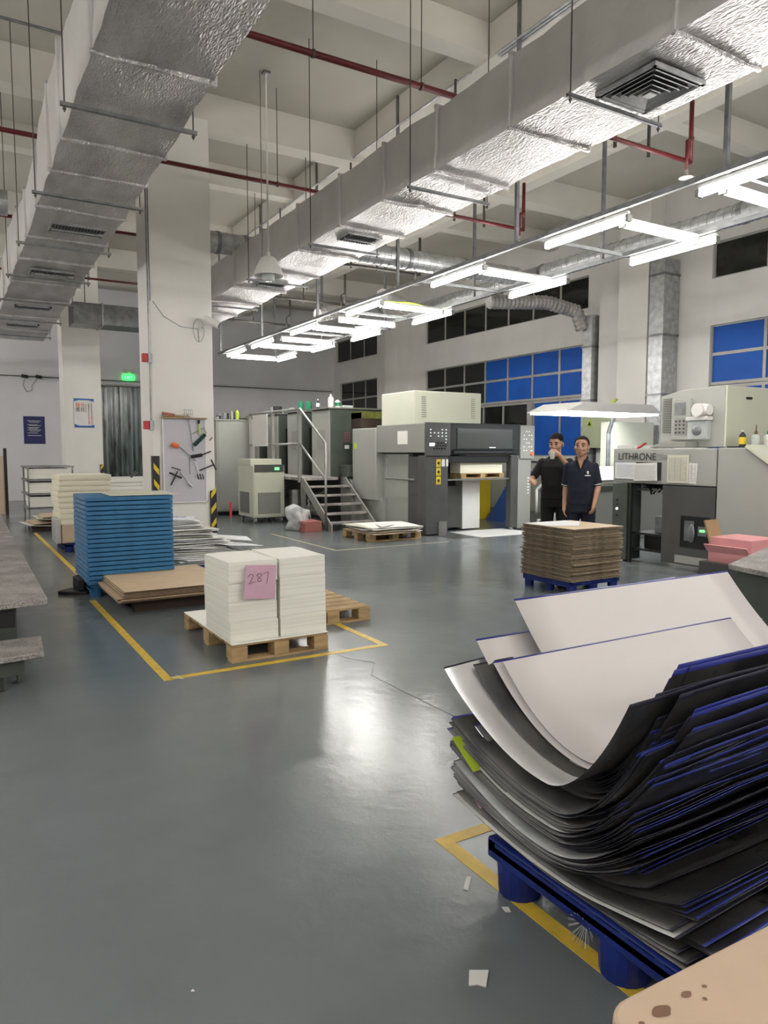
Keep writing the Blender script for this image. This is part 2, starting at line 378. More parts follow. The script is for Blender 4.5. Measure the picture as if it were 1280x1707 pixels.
for (x0_, y0_), (x1_, y1_) in zip(cr, cr[1:]):
    d_ = Vector((y1_-y0_, x0_-x1_, 0)).normalized()*.0022
    b.prism([(x0_-d_.x, y0_-d_.y), (x1_-d_.x, y1_-d_.y), (x1_+d_.x, y1_+d_.y), (x0_+d_.x, y0_+d_.y)], 2, 0, .0008)
struct(b, 'trim_%d' % k, 'ink'); k += 1
# ---------------- air ducts ----------------
def duct(label, xs, z0, z1f, ys, joints, name='air_duct'):
    r = root(name, ((xs(ys[0])[0]+xs(ys[0])[1])/2, ys[0], z0), label, 'air duct', 'foil wrapped air ducts')
    b = B(); bm = b.bm; N = int((ys[1]-ys[0])/.16); rings = []
    for i in range(N+1):
        y = ys[0]+(ys[1]-ys[0])*i/N; x0, x1 = xs(y); zt = z1f(y); ring = []
        for (ax, az, bx, bz) in ((x0, z0, x1, z0), (x1, z0, x1, zt), (x1, zt, x0, zt), (x0, zt, x0, z0)):
            m = 6
            for k_ in range(m):
                t = k_/m; p = Vector((ax+(bx-ax)*t, y, az+(bz-az)*t)); n_ = noise.noise_vector(p*1.7)*.022+noise.noise_vector(p*5)*.008
                n_.y = 0; ring.append(bm.verts.new(p+n_))
        rings.append(ring)
    L_ = len(rings[0])
    for a, c in zip(rings, rings[1:]):
        for i in range(L_): 
            f = bm.faces.new((a[i], c[i], c[(i+1) % L_], a[(i+1) % L_])); f.material_index = 0 if i < 12 else 1
    bm.faces.new(rings[0]); bm.faces.new(rings[-1][::-1]); bmesh.ops.recalc_face_normals(bm, faces=bm.faces)
    b.obj('duct_body', ['foil', 'foilside'], r)
    for y in joints:
        x0, x1 = xs(y); zt = z1f(y); f = B(); e = .028
        for (a0, a1, c0, c1) in ((x0-e, x1+e, z0-e, z0+.01), (x0-e, x1+e, zt-.01, zt+e), (x0-e, x0+.01, z0, zt), (x1-.01, x1+e, z0, zt)):
            mi = 1 if a1 < x0+.02 else 0
            f.box(a0, a1, y-.018, y+.018, c0, c1, mi=mi)
        bmesh.ops.subdivide_edges(f.bm, edges=[q for q in f.bm.edges if q.calc_length() > .3], cuts=10, use_grid_fill=True)
        for v in f.bm.verts: v.co.y += noise.noise(v.co*4)*.02; v.co.z += noise.noise(v.co*9)*.006
        f.obj('flange', ['foil', 'foilside'], r, bev=.008)
    return r
LX = lambda y: (.93, 1.74+max(0, (y-5))*.022)
ld = duct('wide silver foil wrapped air duct hanging at left, in front of the near white column', LX, 4.2, lambda y: 4.86+.12*math.sin(y*1.1), (1.2, 19.6), [2.6, 4.05, 5.35, 6.9, 7.7, 8.9, 10.15, 11.35, 12.9, 14.4, 16.2, 18])
RXf = lambda y: (4.22, 5.12)
rd = duct('long silver foil wrapped air duct crossing the picture from upper right', RXf, 4.3, lambda y: 4.88, (.6, 15.6), [2.2, 3.35, 5.0, 6.1, 7.1, 8.15, 9.4, 10.7, 12.0, 13.3, 14.5])
def register(par, x, y, z, w_, d_, kind='grille'):
    f = B()
    for a in (0,):
        f.box(x-w_/2, x+w_/2, y-d_/2, y-d_/2+.03, z-.012, z+.02).box(x-w_/2, x+w_/2, y+d_/2-.03, y+d_/2, z-.012, z+.02)
        f.box(x-w_/2, x-w_/2+.03, y-d_/2, y+d_/2, z-.012, z+.02).box(x+w_/2-.03, x+w_/2, y-d_/2, y+d_/2, z-.012, z+.02)
    fo = f.obj('air_register', 'galv', par); 
    B().box(x-w_/2+.02, x+w_/2-.02, y-d_/2+.02, y+d_/2-.02, z-.012, z+.0).obj('dark_opening', 'black', fo)
    v = B()
    if kind == 'grille':
        n_ = int((w_-.08)/.035)
        for i in range(n_):
            xx = x-w_/2+.05+i*(w_-.09)/n_; v.box(xx, xx+.004, y-d_/2+.03, y+d_/2-.03, z-.03, z-.005, rot=Matrix.Rotation(.5, 3, 'Y'))
        v.box(x-w_/2+.02, x+w_/2-.02, y-.004, y+.004, z-.04, z-.012)
    else:
        for q in range(5):
            s_ = w_/2-.045-q*.045; zz = z-.012-q*.005
            for sg in (-1, 1):
                R1 = Matrix.Rotation(sg*.6, 3, 'Y'); R2 = Matrix.Rotation(-sg*.6, 3, 'X')
                v.box(x+sg*s_-.014, x+sg*s_+.014, y-s_, y+s_, zz-.003, zz+.003, rot=R1)
                v.box(x-s_, x+s_, y+sg*s_-.014, y+sg*s_+.014, zz-.003, zz+.003, rot=R2)
        v.box(x-.04, x+.04, y-.04, y+.04, z-.045, z-.038)
    v.obj('vanes', 'galv', fo)
for y in (9.6, 12.1, 15.15, 17.35): register(ld, 1.43, y, 4.19, .62, .34)
register(rd, 4.67, 3.93, 4.275, .56, .56, 'diffuser')
for y in (8.5, 11.55): register(rd, 4.68, y, 4.29, .5, .32)
hc_ = {}
def hanger(x0, x1, y, z, label, group):
    hc_[group] = hc_.get(group, 0)+1; label += ', %s from the camera' % nth(hc_[group])
    r = root('duct_hanger', ((x0+x1)/2, y, z), label, 'hanger', group)
    B().box(x0-.06, x1+.06, y-.014, y+.014, z-.03, z-.026).box(x0-.06, x1+.06, y-.014, y-.011, z-.03, z).box(x0-.06, x1+.06, y+.011, y+.014, z-.03, z).obj('crossbar', 'galvdark', r)
    for x in (x0-.03, x1+.03):
        B().cyl((x, y, z-.07), (x, y, ZC), .006, 6).obj('threaded_rod', 'rod', r)
        B().cyl((x, y, z-.055), (x, y, z-.04), .014, 6).obj('nut', 'rod', r)
for y in (3.6, 6.13, 8.3, 10.35, 12.3, 14.3, 16.4, 18.6): hanger(LX(y)[0]-.05, LX(y)[1]+.03, y, 4.16, 'trapeze hanger on thin rods under the left foil duct', 'trapeze hangers under the left duct')
for y in (2.0, 4.25, 6.5, 8.9, 11.2, 13.5): hanger(4.2, 5.14, y, 4.26, 'trapeze hanger on thin rods under the right foil duct', 'trapeze hangers under the right duct')
# round ducts
def spiral(name, p, q, r, label, mat='galv', step=.12, parts=()):
    p, q = Vector(p), Vector(q); d = (q-p); L_ = d.length; d.normalize()
    ro = root(name, (p.x, p.y, p.z-r), label, 'air duct')
    B().cyl(p, q, r, 28).obj('duct_tube', mat, ro, smooth=False)
    b = B(); t = step
    while t < L_: b.cyl(p+d*(t-.006), p+d*(t+.006), r+.006, 28); t += step
    b.obj('spiral_seam', mat, ro)
    for t in [L_*.33, L_*.66]: B().cyl(p+d*(t-.03), p+d*(t+.03), r+.014, 28).obj('clamp_band', 'galvdark', ro)
    return ro
spiral('round_duct', (5.12, 9.75, 4.50), (8.4, 9.75, 4.50), .15, 'shiny round spiral duct branching right from the long foil duct')
spiral('round_duct', (8.75, 2.2, 4.55), (8.75, 13.2, 4.55), .13, 'long round silver duct running above the light rack toward the far end')
spiral('round_duct', (-1.5, 11.9, 5.05), (.85, 11.9, 5.05), .17, 'short round duct behind the left foil duct')
spiral('round_duct', (3.5, 12.1, 5.0), (4.9, 12.1, 5.0), .17, 'round duct stub near ceiling right of the near column')
b = B()
def wavy_tube(b, pts, r, seg=14, amp=.02):
    for a, c in zip(pts, pts[1:]):
        a, c = Vector(a), Vector(c); n_ = max(2, int((c-a).length/.05))
        for i in range(n_): b.cyl(a+(c-a)*i/n_, a+(c-a)*(i+1)/n_, r*(1.0 if i % 2 else .86), seg, r2=r*(.86 if i % 2 else 1.0))
wavy_tube(b, [(10.1, 12.6, 4.75), (11.6, 12.4, 4.85), (12.35, 12.25, 4.7), (12.5, 12.2, 4.3)], .16)
b.obj('flexible_duct', 'foil', label='crumpled foil flexible duct bending down beside the white wall panel', cat='air duct')
b = B(); wavy_tube(b, [(8.4, 9.75, 4.42), (8.7, 9.9, 4.5)], .17); wavy_tube(b, [(7.2, 12.2, 4.5), (8.6, 13.2, 4.52)], .15)
b.obj('flexible_duct', 'foil', label='wrinkled silver flexible duct joining round duct above the light rack', cat='air duct')
b = B(); wavy_tube(b, [(7.0, 14.6, 4.5), (7.9, 14.9, 4.75), (8.8, 15.2, 4.6)], .16)
b.obj('flexible_duct', 'foil', label='wrinkled silver flexible duct farthest along, above the dark press towers', cat='air duct')
# hoods hanging over far press: pale funnel
B().cyl((7.4, 12.9, 4.0), (7.4, 12.9, 4.5), .42, 4, r2=.12).obj('extraction_hood', 'galvdark', label='pale sheet metal hood between the light tubes over the far press', cat='hood')
# vertical ducts by the right wall
r = root('vertical_duct', (12.55, 10.05, 0), 'vertical square galvanised duct right of the white pilaster', 'air duct', 'vertical wall ducts')
B().box(12.42, 12.88, 9.95, 10.30, .3, 5.4).obj('duct_body', 'galv', r, bev=.006)
for z in (1.5, 2.7, 3.9, 5.1): B().box(12.40, 12.89, 9.93, 10.32, z-.02, z+.02).obj('flange', 'galvdark', r)
r = root('vertical_duct', (12.6, 12.05, 0), 'narrow vertical galvanised duct left of the white boxed panel', 'air duct', 'vertical wall ducts')
B().box(12.5, 12.88, 11.92, 12.2, .3, 4.6).obj('duct_body', 'galv', r, bev=.006)
for z in (1.5, 2.7, 3.9): B().box(12.48, 12.89, 11.9, 12.22, z-.02, z+.02).obj('flange', 'galvdark', r)
# cross duct at the far left behind the near column
r = root('air_duct', (3.4, 17.3, 4.3), 'plain grey duct crossing behind the near white column', 'air duct')
B().box(2.4, 4.8, 17.1, 17.8, 4.3, 4.75).obj('duct_body', 'galvdark', r, bev=.01)
for x in (2.7, 4.4): B().cyl((x, 17.45, 4.7), (x, 17.45, ZC), .01, 6).obj('hanger_rod', 'rod', r)
for x in (3.0, 4.0): B().box(x-.02, x+.02, 17.08, 17.82, 4.28, 4.77).obj('flange', 'galv', r)
# ---------------- red pipes and sprinklers ----------------
def redpipe(pts, r_, label, mat='redpipe', hangers=()):
    ro = root('sprinkler_pipe', pts[0], label, 'pipe', 'red fire sprinkler pipes')
    B().tube(pts, r_, 10).obj('pipe_run', mat, ro, smooth=True)
    for p in hangers:
        B().cyl((p[0], p[1], p[2]), (p[0], p[1], ZC), .006, 6).obj('hanger_rod', 'rod', ro)
        B().cyl((p[0]-.012, p[1], p[2]), (p[0]+.012, p[1], p[2]), r_+.01, 14).obj('pipe_clamp', 'rod', ro)
    return ro
redpipe([(1.2, 6.95, 5.52), (6.2, 6.95, 5.52)], .034, 'red sprinkler pipe nearest the camera, crossing between the two foil ducts', hangers=[(2.56, 6.95, 5.52), (3.3, 6.95, 5.52), (4.6, 6.95, 5.52)])
redpipe([(-4, 10.3, 5.45), (5.6, 10.3, 5.45)], .03, 'red sprinkler pipe passing just in front of the near column top', hangers=[(.6, 10.3, 5.45), (4.3, 10.3, 5.45)])
redpipe([(-3, 13.05, 5.2), (5.6, 13.05, 5.2)], .026, 'dark red sprinkler pipe behind the near column', hangers=[(.5, 13.05, 5.2), (2.2, 13.05, 5.2)])
redpipe([(-1, 16.8, 5.2), (5.6, 16.8, 5.2)], .022, 'dark sprinkler pipe farthest back seen left of the near column', hangers=[(2.7, 16.8, 5.2)])
def sprinkler(x, y, z, label):
    ro = root('fire_sprinkler', (x, y, z-.06), label, 'sprinkler', 'fire sprinklers with loops above the light rack')
    b = B(); b.cyl((x, y, z), (x, y, z+.05), .02, 10); b.cyl((x, y, z-.03), (x, y, z), .012, 8); b.obj('sprinkler_head', 'steel', ro)
    B().cyl((x, y, z-.035), (x, y, z-.025), .075, 18, r2=.06).obj('deflector', 'steel', ro)
# branch pipes beyond the right duct: (x start, y, z, x end)
for i, (y, xe) in enumerate(((5.26, 6.92), (7.99, 7.0), (10.9, 7.2), (13.9, 7.3), (16.8, 7.3))):
    z = 4.5; lab = ['nearest', 'second nearest', 'third', 'fourth', 'farthest'][i]
    redpipe([(5.3, y, z+.12), (xe, y, z+.12), (xe, y, z+.75)], .024, 'red branch pipe with upturned end, %s of those right of the long duct' % lab, mat='redpipe' if i < 2 else 'rod')
    redpipe([(xe-.02, y-.04, z+.35), (xe-.11, y-.04, z+.30), (xe-.11, y-.04, z)], .018, 'short looped drop pipe to the %s ceiling sprinkler' % lab, mat='redpipe' if i < 2 else 'rod')
    sprinkler(xe-.11, y-.04, z-.04, 'round ceiling sprinkler head below %s red branch pipe' % lab)
    for x in (5.9, 6.4):
        B().box(x-.01, x+.01, y+.1, y+.13, z+.1, 6.4).obj('support_post', 'rod', label='dark slim support post dropping from beam near red branch pipes', cat='hanger', group='dark slim support posts')
# conduits along the beam
for dx, dz in ((0, 0), (.045, 0), (.09, .0)):
    B().tube([(5.92+dx, 1.0, 6.36+dz), (5.92+dx, 7.3, 6.36+dz)], .016, 8).obj('conduit', 'galv', label='thin grey conduit clipped under the near lengthwise beam', cat='conduit', group='conduits under the lengthwise beam')
B().tube([(5.92, 7.8, 6.36), (5.92, 16.3, 6.36)], .018, 8).obj('conduit', 'galv', label='thin grey conduit under the lengthwise beam beyond the crossing', cat='conduit')
B().tube([(5.5, 1.0, 4.75), (5.5, 5.9, 4.75), (5.42, 6.5, 4.6), (5.42, 11.4, 4.6)], .014, 8).obj('conduit', 'galv', label='thin conduit running beside the right foil duct', cat='conduit')
B().tube([(-4, 9.2, 6.2), (2.5, 9.2, 6.2)], .016, 6).obj('conduit', 'galvdark', label='thin conduit near ceiling at upper left', cat='conduit')
B().tube([(-4, YF-.03, 3.9), (12.8, YF-.03, 3.83)], .02, 6).obj('conduit', 'galvdark', label='grey conduit running along the whole far wall', cat='conduit')
# ---------------- light rack ----------------
Z = 3.9
def lamp_proto():
    r = root('tube_light', (0, 0, Z), 'bright fluorescent tube batten', 'tube light')
    B().box(-.022, .022, -.6, .6, Z+.045, Z+.08).obj('batten', 'lampwhite', r, bev=.006)
    B().cyl((0, -.575, Z), (0, .575, Z), .029, 14).obj('tube', 'lamp', r)
    for s in (-1, 1): B().box(-.034, .034, s*.6-.02, s*.6+.02, Z-.03, Z+.04).obj('end_cap', 'steel', r, bev=.004)
    return r
LP = lamp_proto(); used = [0]
def lamp(x, y, rz, label, group=None):
    if not used[0]: used[0] = 1; LP.location = (x, y, Z); LP.rotation_euler[2] = rz; LP['label'] = label; LP['group'] = group; return
    dup(LP, (x, y, Z), rz, label, group)
R1, R2 = 6.0, 7.45
ordn = ['nearest', 'second nearest', 'third nearest', 'fourth nearest', 'fifth nearest', 'sixth nearest', 'seventh nearest', 'eighth nearest', 'ninth nearest']
for i, y in enumerate((3.87, 5.88, 8.2, 10.8, 13.2, 15.4, 17.1)): lamp(R1+.02, y, 0, 'lit tube light on the left rail of the rack, %s' % ordn[i], 'lengthwise tube lights on the left rail')
for i, y in enumerate((5.9, 8.2, 10.9, 13.3, 15.3, 17.4)): lamp(R2+.02, y, 0, 'lit tube light on the right rail of the rack, %s' % ordn[i], 'lengthwise tube lights on the right rail')
for i, y in enumerate((4.3, 5.45, 7.8, 10.4, 11.95, 12.95, 14.58, 15.7, 17.85)): lamp(6.73, y, math.pi/2, 'lit tube light lying crosswise between the two rails, %s' % ordn[i], 'crosswise tube lights of the rack')
for y in (1.6, -.7, -3.0, -5.2):  # unseen lamps added on the rack behind the camera as fill light
    lamp(R1+.02, y, 0, 'added unseen fill tube light on the rack behind the camera', 'added fill lights behind the camera'); lamp(R2+.02, y, 0, 'added unseen fill tube light on the rack behind the camera', 'added fill lights behind the camera')
    lamp(6.73, y+.3, math.pi/2, 'added unseen fill tube light on the rack behind the camera', 'added fill lights behind the camera')
for x in (-1.0, 1.5, 4.0, 8.8):  # unseen crosswise lamps added behind the camera to even out the light
    for y in (-1.2, -3.6, -5.6): lamp(x, y, math.pi/2, 'added unseen fill tube light over the aisle behind the camera', 'added fill lights over the rear aisle')
for y in (-4.5, -2.2, .1, 2.4, 4.7, 7.0, 9.3, 11.6, 14, 16.2, 18.2, 20.2, 22.2, 24):  # unseen left rack inferred from the lit duct side, extended to fill the far wall
    for x in (-2.3, -3.8): lamp(x, y, 0, 'unseen tube light of the second rack at left, added as fill', 'added fill lights of the left rack')
r = root('light_rack', (6.7, 10, Z+.08), 'long steel rack of rails carrying the tube lights over the presses', 'light rack')
for x in (R1-.06, R2-.06): B().box(x-.02, x+.02, -6, 18.2, Z+.08, Z+.13).obj('rail', 'galvdark', r)
for y in (1.2, 4.15, 6.55, 9.0, 11.6, 14.1, 16.2, 18.1): B().box(R1-.06, R2+.04, y-.02, y+.02, Z+.085, Z+.125).obj('cross_rail', 'galvdark', r)
for y in (1.2, 4.15, 6.9, 9.6, 12.4, 15.2, 18.0):
    for x in (R1-.06, R2-.06): B().box(x-.02, x+.02, y-.02, y+.02, Z+.13, ZC).obj('hanger_strut', 'galvdark', r)
r = root('light_rack', (-3, 7, Z+.08), 'unseen steel rack added to carry the left fill lights', 'light rack')  # added frame for the unseen left fill lamps
for x in (-2.3, -3.8): B().box(x-.02, x+.02, -6, 24.8, Z+.08, Z+.12).obj('rail', 'galvdark', r)
for y in (-5, 3, 11, 19):
    for x in (-2.3, -3.8): B().box(x-.01, x+.01, y-.01, y+.01, Z+.12, ZC).obj('hanger_strut', 'galvdark', r)
# perforated cable tray
r = root('cable_tray', (8.4, 8, 4.35), 'perforated steel cable tray running beside the long round duct', 'cable tray')
b = B().box(8.3, 8.5, 2, 13.5, 4.33, 4.335).box(8.3, 8.305, 2, 13.5, 4.33, 4.39).box(8.495, 8.5, 2, 13.5, 4.33, 4.39); b.obj('tray', 'galv', r)
b = B()
y = 2.1
while y < 13.4: b.box(8.32, 8.48, y, y+.03, 4.325, 4.331); y += .09
b.obj('slots', 'black', r)
for i in range(3): B().tube([(8.35+i*.05, 2, 4.35), (8.35+i*.05, 13.5, 4.35)], .012, 6).obj('cable', 'black', r)
# yellow cable loop on rack
B().tube([(6.3, 11.5, Z+.16), (6.45, 10.9, Z+.18), (6.9, 10.7, Z+.16), (7.3, 10.8, Z+.15)], .025, 8).obj('cable', 'lime', label='yellow green cable lying over the middle of the light rack', cat='cable', smooth=True)
# pendant high-bay lamp
x, y, z = 4.0, 9.95, 4.06
r = root('pendant_lamp', (x, y, z), 'unlit pale bell shaped pendant lamp hanging on a white pole', 'pendant lamp')
prof = [(.04, .22), (.08, .23), (.105, .21), (.18, .07), (.215, -.03)]
b = B(); sg = 12
b.lathe([(a, c) for a, c in prof]+[(.207, -.035), (.17, .06), (.095, .20)], (x, y, z), 24); b.obj('shade', 'white', r)
B().lathe([(.06, -.10), (.085, -.09), (.09, .0), (.075, .10)], (x, y, z), 20).obj('bulb_guard', 'clearplastic', r, smooth=True)
B().cyl((x, y, z+.22), (x, y, ZC), .013, 8).obj('pole', 'white', r)
B().cyl((x, y, z+.22), (x, y, z+.30), .03, 10).obj('socket', 'white', r)
B().cyl((x-.09, y, z+.22), (x-.09, y, ZC), .006, 6).obj('cable', 'galvdark', r)
B().box(x-.05, x+.05, y-.05, y+.05, ZC-.03, ZC).obj('ceiling_plate', 'galvdark', r)
# column fittings
r = root('security_camera', (3.40, 10.85, 3.4), 'white bullet security camera on the near white column', 'security camera')
R_ = Matrix.Rotation(.35, 3, 'Y')
B().cyl((3.30, 10.76, 3.50), (3.50, 10.66, 3.40), .055, 16).obj('housing', 'white', r); B().cyl((3.49, 10.665, 3.405), (3.505, 10.657, 3.398), .045, 16).obj('lens', 'blackgloss', r)
B().tube([(3.31, 10.9, 3.38), (3.31, 10.8, 3.38), (3.36, 10.75, 3.45)], .014, 8).cyl((3.31, 10.9, 3.38), (3.31, 10.88, 3.38), .05, 14).obj('bracket', 'white', r)
pts = [(3.26+.1*math.cos(a)*.8, 10.88, 3.34+.17*math.sin(a)) for a in [i*math.pi/8 for i in range(17)]]
B().tube([(2.60, 10.89, 3.70), (2.75, 10.89, 3.5), (3.0, 10.89, 3.37), (3.25, 10.89, 3.36)]+pts[12:], .005, 5).tube(pts, .004, 5).obj('cable', 'galvdark', r)
for z in (2.88, 1.92):
    r = root('socket_box', (2.54, 10.92, z), 'red industrial socket on the left edge of the near column, %s' % ('upper' if z > 2.5 else 'lower'), 'socket')
    B().box(2.50, 2.56, 10.82, 10.89, z-.07, z+.07).obj('back_box', 'galvdark', r, bev=.006); B().box(2.42, 2.50, 10.83, 10.91, z-.055, z+.065).obj('red_socket', 'red', r, bev=.01)
B().tube([(2.53, 10.88, 6.3), (2.53, 10.88, 1.9)], .012, 8).tube([(2.56, 10.88, 6.3), (2.56, 10.88, 3.7)], .008, 8).obj('conduit', 'galvdark', label='grey vertical conduit on left corner of the near column', cat='conduit')
# exit sign, wall cameras
r = root('exit_sign', (5.23, YF-.05, 3.92), 'small green lit exit sign with twin lamps above curtain door', 'exit sign')
B().box(5.05, 5.41, YF-.06, YF, 3.92, 4.08).obj('sign_panel', 'exitgreen', r, bev=.005)
text('EXIT', .13, 'led', (5.09, YF-.062, 3.95), RX, r)
for s in (-.12, .12): B().cyl((5.23+s, YF-.1, 4.19), (5.23+s, YF-.01, 4.19), .075, 14).obj('emergency_lamp', 'white', r)
for i, x in enumerate((2.1, 2.5)):
    r = root('wall_camera', (x, YF-.1, 3.82), 'small black camera on the far wall conduit, %s one' % ('left', 'right')[i], 'security camera')
    B().cyl((x-.06, YF-.06, 3.88), (x+.06, YF-.16, 3.85), .055, 12).obj('housing', 'black', r); B().cyl((x, YF-.02, 3.95), (x, YF, 3.95), .07, 12).obj('bracket', 'white', r)
B().tube([(2.1, YF-.03, 3.8), (2.05, YF-.03, 3.6), (2.15, YF-.03, 3.4), (2.3, YF-.03, 3.45), (2.3, YF-.03, 3.6), (2.45, YF-.03, 3.8)], .006, 6).obj('cable', 'black', label='loose black cable loop under wall cameras', cat='cable')
# posters
r = root('wall_poster', (2.32, YF, 1.8), 'dark blue text poster on the far wall', 'poster')
B().box(2.02, 2.63, YF-.012, YF, 1.78, 2.64).obj('sheet', 'posterblue', r)
b = B()
for i, z in enumerate((2.50, 2.46, 2.38, 2.35, 2.29, 2.26, 2.22, 2.18, 2.12, 2.04)):
    b.box(2.13+(0 if i in (0, 2, 4, 6, 8, 9) else .05), 2.52-.05*(i % 3), YF-.014, YF-.011, z-.008, z+.008)
b.obj('text_lines', 'white', r)
r = root('wall_poster', (3.03, 20.29, 2.16), 'white and blue Chinese slogan poster on the far column', 'poster')
B().box(2.79, 3.27, 20.27, 20.29, 2.16, 2.90).obj('sheet', 'white', r)
B().prism([(2.79, 2.82), (2.90, 2.86), (3.15, 2.86), (3.27, 2.82), (3.27, 2.90), (2.79, 2.90)], 1, 20.265, 20.27).prism([(2.79, 2.25), (2.9, 2.205), (3.15, 2.205), (3.27, 2.23), (3.27, 2.16), (2.79, 2.16)], 1, 20.265, 20.27).obj('blue_bands', 'brightblue', r)
text('强化', .12, 'orange', (2.82, 20.265, 2.69), RX, r); text('责任', .12, 'ink', (2.82, 20.265, 2.57), RX, r)
for i, cx_ in enumerate((3.14, 3.21)):
    for j in range(12): text('质量安全生产责任重大'[(j+i*3) % 10], .042, 'ink' if j < 7 else 'red', (cx_-.02, 20.265, 2.74-j*.045), RX, r)
for j in range(5): text('意识到位'[j % 4], .03, 'ink', (3.06, 20.265, 2.73-j*.045), RX, r)
# ---------------- far printing press ----------------
P_ = root('printing_press', (8.7, 14, 0), 'large grey offset printing press with dark delivery legs at centre of the hall', 'printing press')
def part(b, n, m, par=None, **k): return b.obj(n, m, par or P_, **k)
part(B().box(7.4, 9.95, 11.02, 12.75, 1.52, 2.06), 'delivery_hood', 'pressgray2', bev=.012)
b = B().box(7.40, 7.93, 10.96, 11.03, 1.46, 2.07); cp = part(b, 'control_panel', 'pressdark', bev=.008)
bt = B()
for (i, j) in [(0, 3), (3, 3), (4, 3), (0, 2), (1, 2), (2, 2), (3, 2), (4, 2), (0, 1), (2, 1), (3, 1), (4, 1), (4, 0), (4, -1)]:
    bt.box(7.475+i*.085, 7.498+i*.085, 10.95, 10.962, 1.755+j*.058, 1.775+j*.058)
bt.box(7.46, 7.58, 10.95, 10.962, 1.64, 1.70)
part(bt, 'lit_button', 'led', cp)
bt = B()
for i in range(5):
    for j in range(3): bt.cyl((7.60+i*.06-.02*j, 10.962, 1.70-j*.05), (7.60+i*.06-.02*j, 10.935, 1.70-j*.05), .014, 8)
part(bt, 'knob', 'black', cp)
part(B().box(7.93, 9.62, 10.99, 11.03, 1.48, 2.07), 'window_surround', 'black', bev=.006)
part(B().box(8.10, 9.42, 10.975, 10.995, 1.60, 1.97), 'window_pane', 'smokeglass')
part(B().box(8.0, 9.5, 10.95, 10.99, 1.50, 1.56).box(8.05, 9.5, 10.93, 10.97, 1.575, 1.59), 'window_rail', 'black', bev=.004)
part(B().box(8.85, 9.0, 10.968, 10.976, 1.61, 1.625), 'badge', 'led')
rp = part(B().box(9.62, 9.98, 10.96, 11.03, 1.40, 2.05), 'control_panel', 'pressgray2', bev=.008, label='light grey control panel')
bt = B()
for i in range(4):
    for j in range(6): 
        if (i+j) % 3 != 2: bt.cyl((9.70+i*.065, 10.96, 1.56+j*.075), (9.70+i*.065, 10.945, 1.56+j*.075), .010, 8)
part(bt, 'lit_button', 'led', rp)
part(B().cyl((9.9, 10.96, 1.50), (9.9, 10.92, 1.50), .035, 12), 'stop_button', 'orange', rp)
l = part(B().box(7.42, 7.91, 11.0, 11.28, .02, 1.47), 'delivery_leg', 'pressgray2', bev=.01); l.data.materials[0] = MATS['pressdark']
st = B()
for z in (1.33, 1.17, 1.01): st.box(7.64, 7.74, 10.992, 11.0, z-.07, z+.07)
s = part(st, 'warning_sticker', 'yellow', l)
st = B()
for z in (1.33, 1.17, 1.01): st.cyl((7.69, 10.992, z), (7.69, 10.989, z), .03, 10).box(7.66, 7.72, 10.989, 10.992, z-.055, z-.045)
part(st, 'sticker_symbol', 'ink', l)
part(B().box(7.76, 7.83, 10.992, 11.0, 1.27, 1.40).box(7.86, 7.905, 10.992, 11.0, 1.27, 1.40), 'white_sticker', 'white', l)
part(B().box(7.69, 7.87, 10.97, 11.0, 0, .25), 'foot_plate', 'steel', l)
rl = part(B().box(9.42, 9.58, 11.0, 11.15, .05, 1.47), 'delivery_leg', 'pressdark', bev=.01)
rl2 = part(B().box(9.60, 9.93, 11.0, 11.28, .02, 1.42), 'delivery_leg', 'pressgray2', bev=.01, label='lighter grey delivery leg')
bt = B()
for j in range(6): bt.cyl((9.86, 11.0, .72+j*.06), (9.86, 10.985, .72+j*.06), .012, 8)
part(bt, 'lit_button', 'led', rl2)
part(B().cyl((9.5, 11.07, 0), (9.5, 11.07, .06), .05, 12), 'foot', 'steel')
# side covers of the delivery and body
part(B().box(7.38, 9.2, 12.75, 13.75, .55, 2.02), 'side_cover', 'pressgray', bev=.015)
part(B().box(7.55, 8.9, 11.80, 13.75, .0, 1.5).box(7.45, 8.9, 12.6, 13.75, 0, .6), 'lower_frame', 'pressgray', bev=.01)
part(B().box(7.5, 7.56, 11.32, 11.73, .03, 1.45), 'dark_open_side', 'pressdark', bev=.005)  # dark sheet stands in for shade in the open side of the delivery
part(B().box(7.6, 8.7, 11.73, 11.78, .0, 1.5), 'rear_screen', 'pressdark')
part(B().tube([(7.36, 12.35, 1.02), (7.36, 11.3, 1.02)], .02, 8).tube([(7.36, 12.3, 1.4), (7.36, 12.3, .98)], .012, 8), 'hand_rail', 'steel')
part(B().box(7.95, 8.6, 11.5, 11.74, .06, .88), 'lower_door', 'pressdark', bev=.006)
part(B().box(8.62, 9.05, 11.5, 11.74, .02, 1.0), 'white_door', 'white', bev=.006)
part(B().box(7.92, 9.42, 11.05, 11.09, 1.0, 1.03), 'pile_bar', 'steel')
part(B().box(7.92, 9.5, 11.9, 11.94, 1.0, 1.03), 'pile_bar', 'steel')
part(B().box(7.92, 9.42, 11.06, 11.10, 1.33, 1.47), 'chain_cover', 'black', bev=.01)
b = B().box(7.6, 9.2, 11.68, 12.9, 2.06, 2.70)
tb = part(b, 'top_box', 'presspale', bev=.018)
for x in (7.75, 8.93):
    lv = B()
    for j in range(10): lv.box(x, x+.10, 11.652, 11.662, 2.20+j*.042, 2.207+j*.042)
    part(lv, 'louvre', 'pressdark', tb)
part(B().box(7.62, 9.18, 11.66, 11.68, 2.08, 2.68), 'front_cover', 'presspale', tb, bev=.006); 
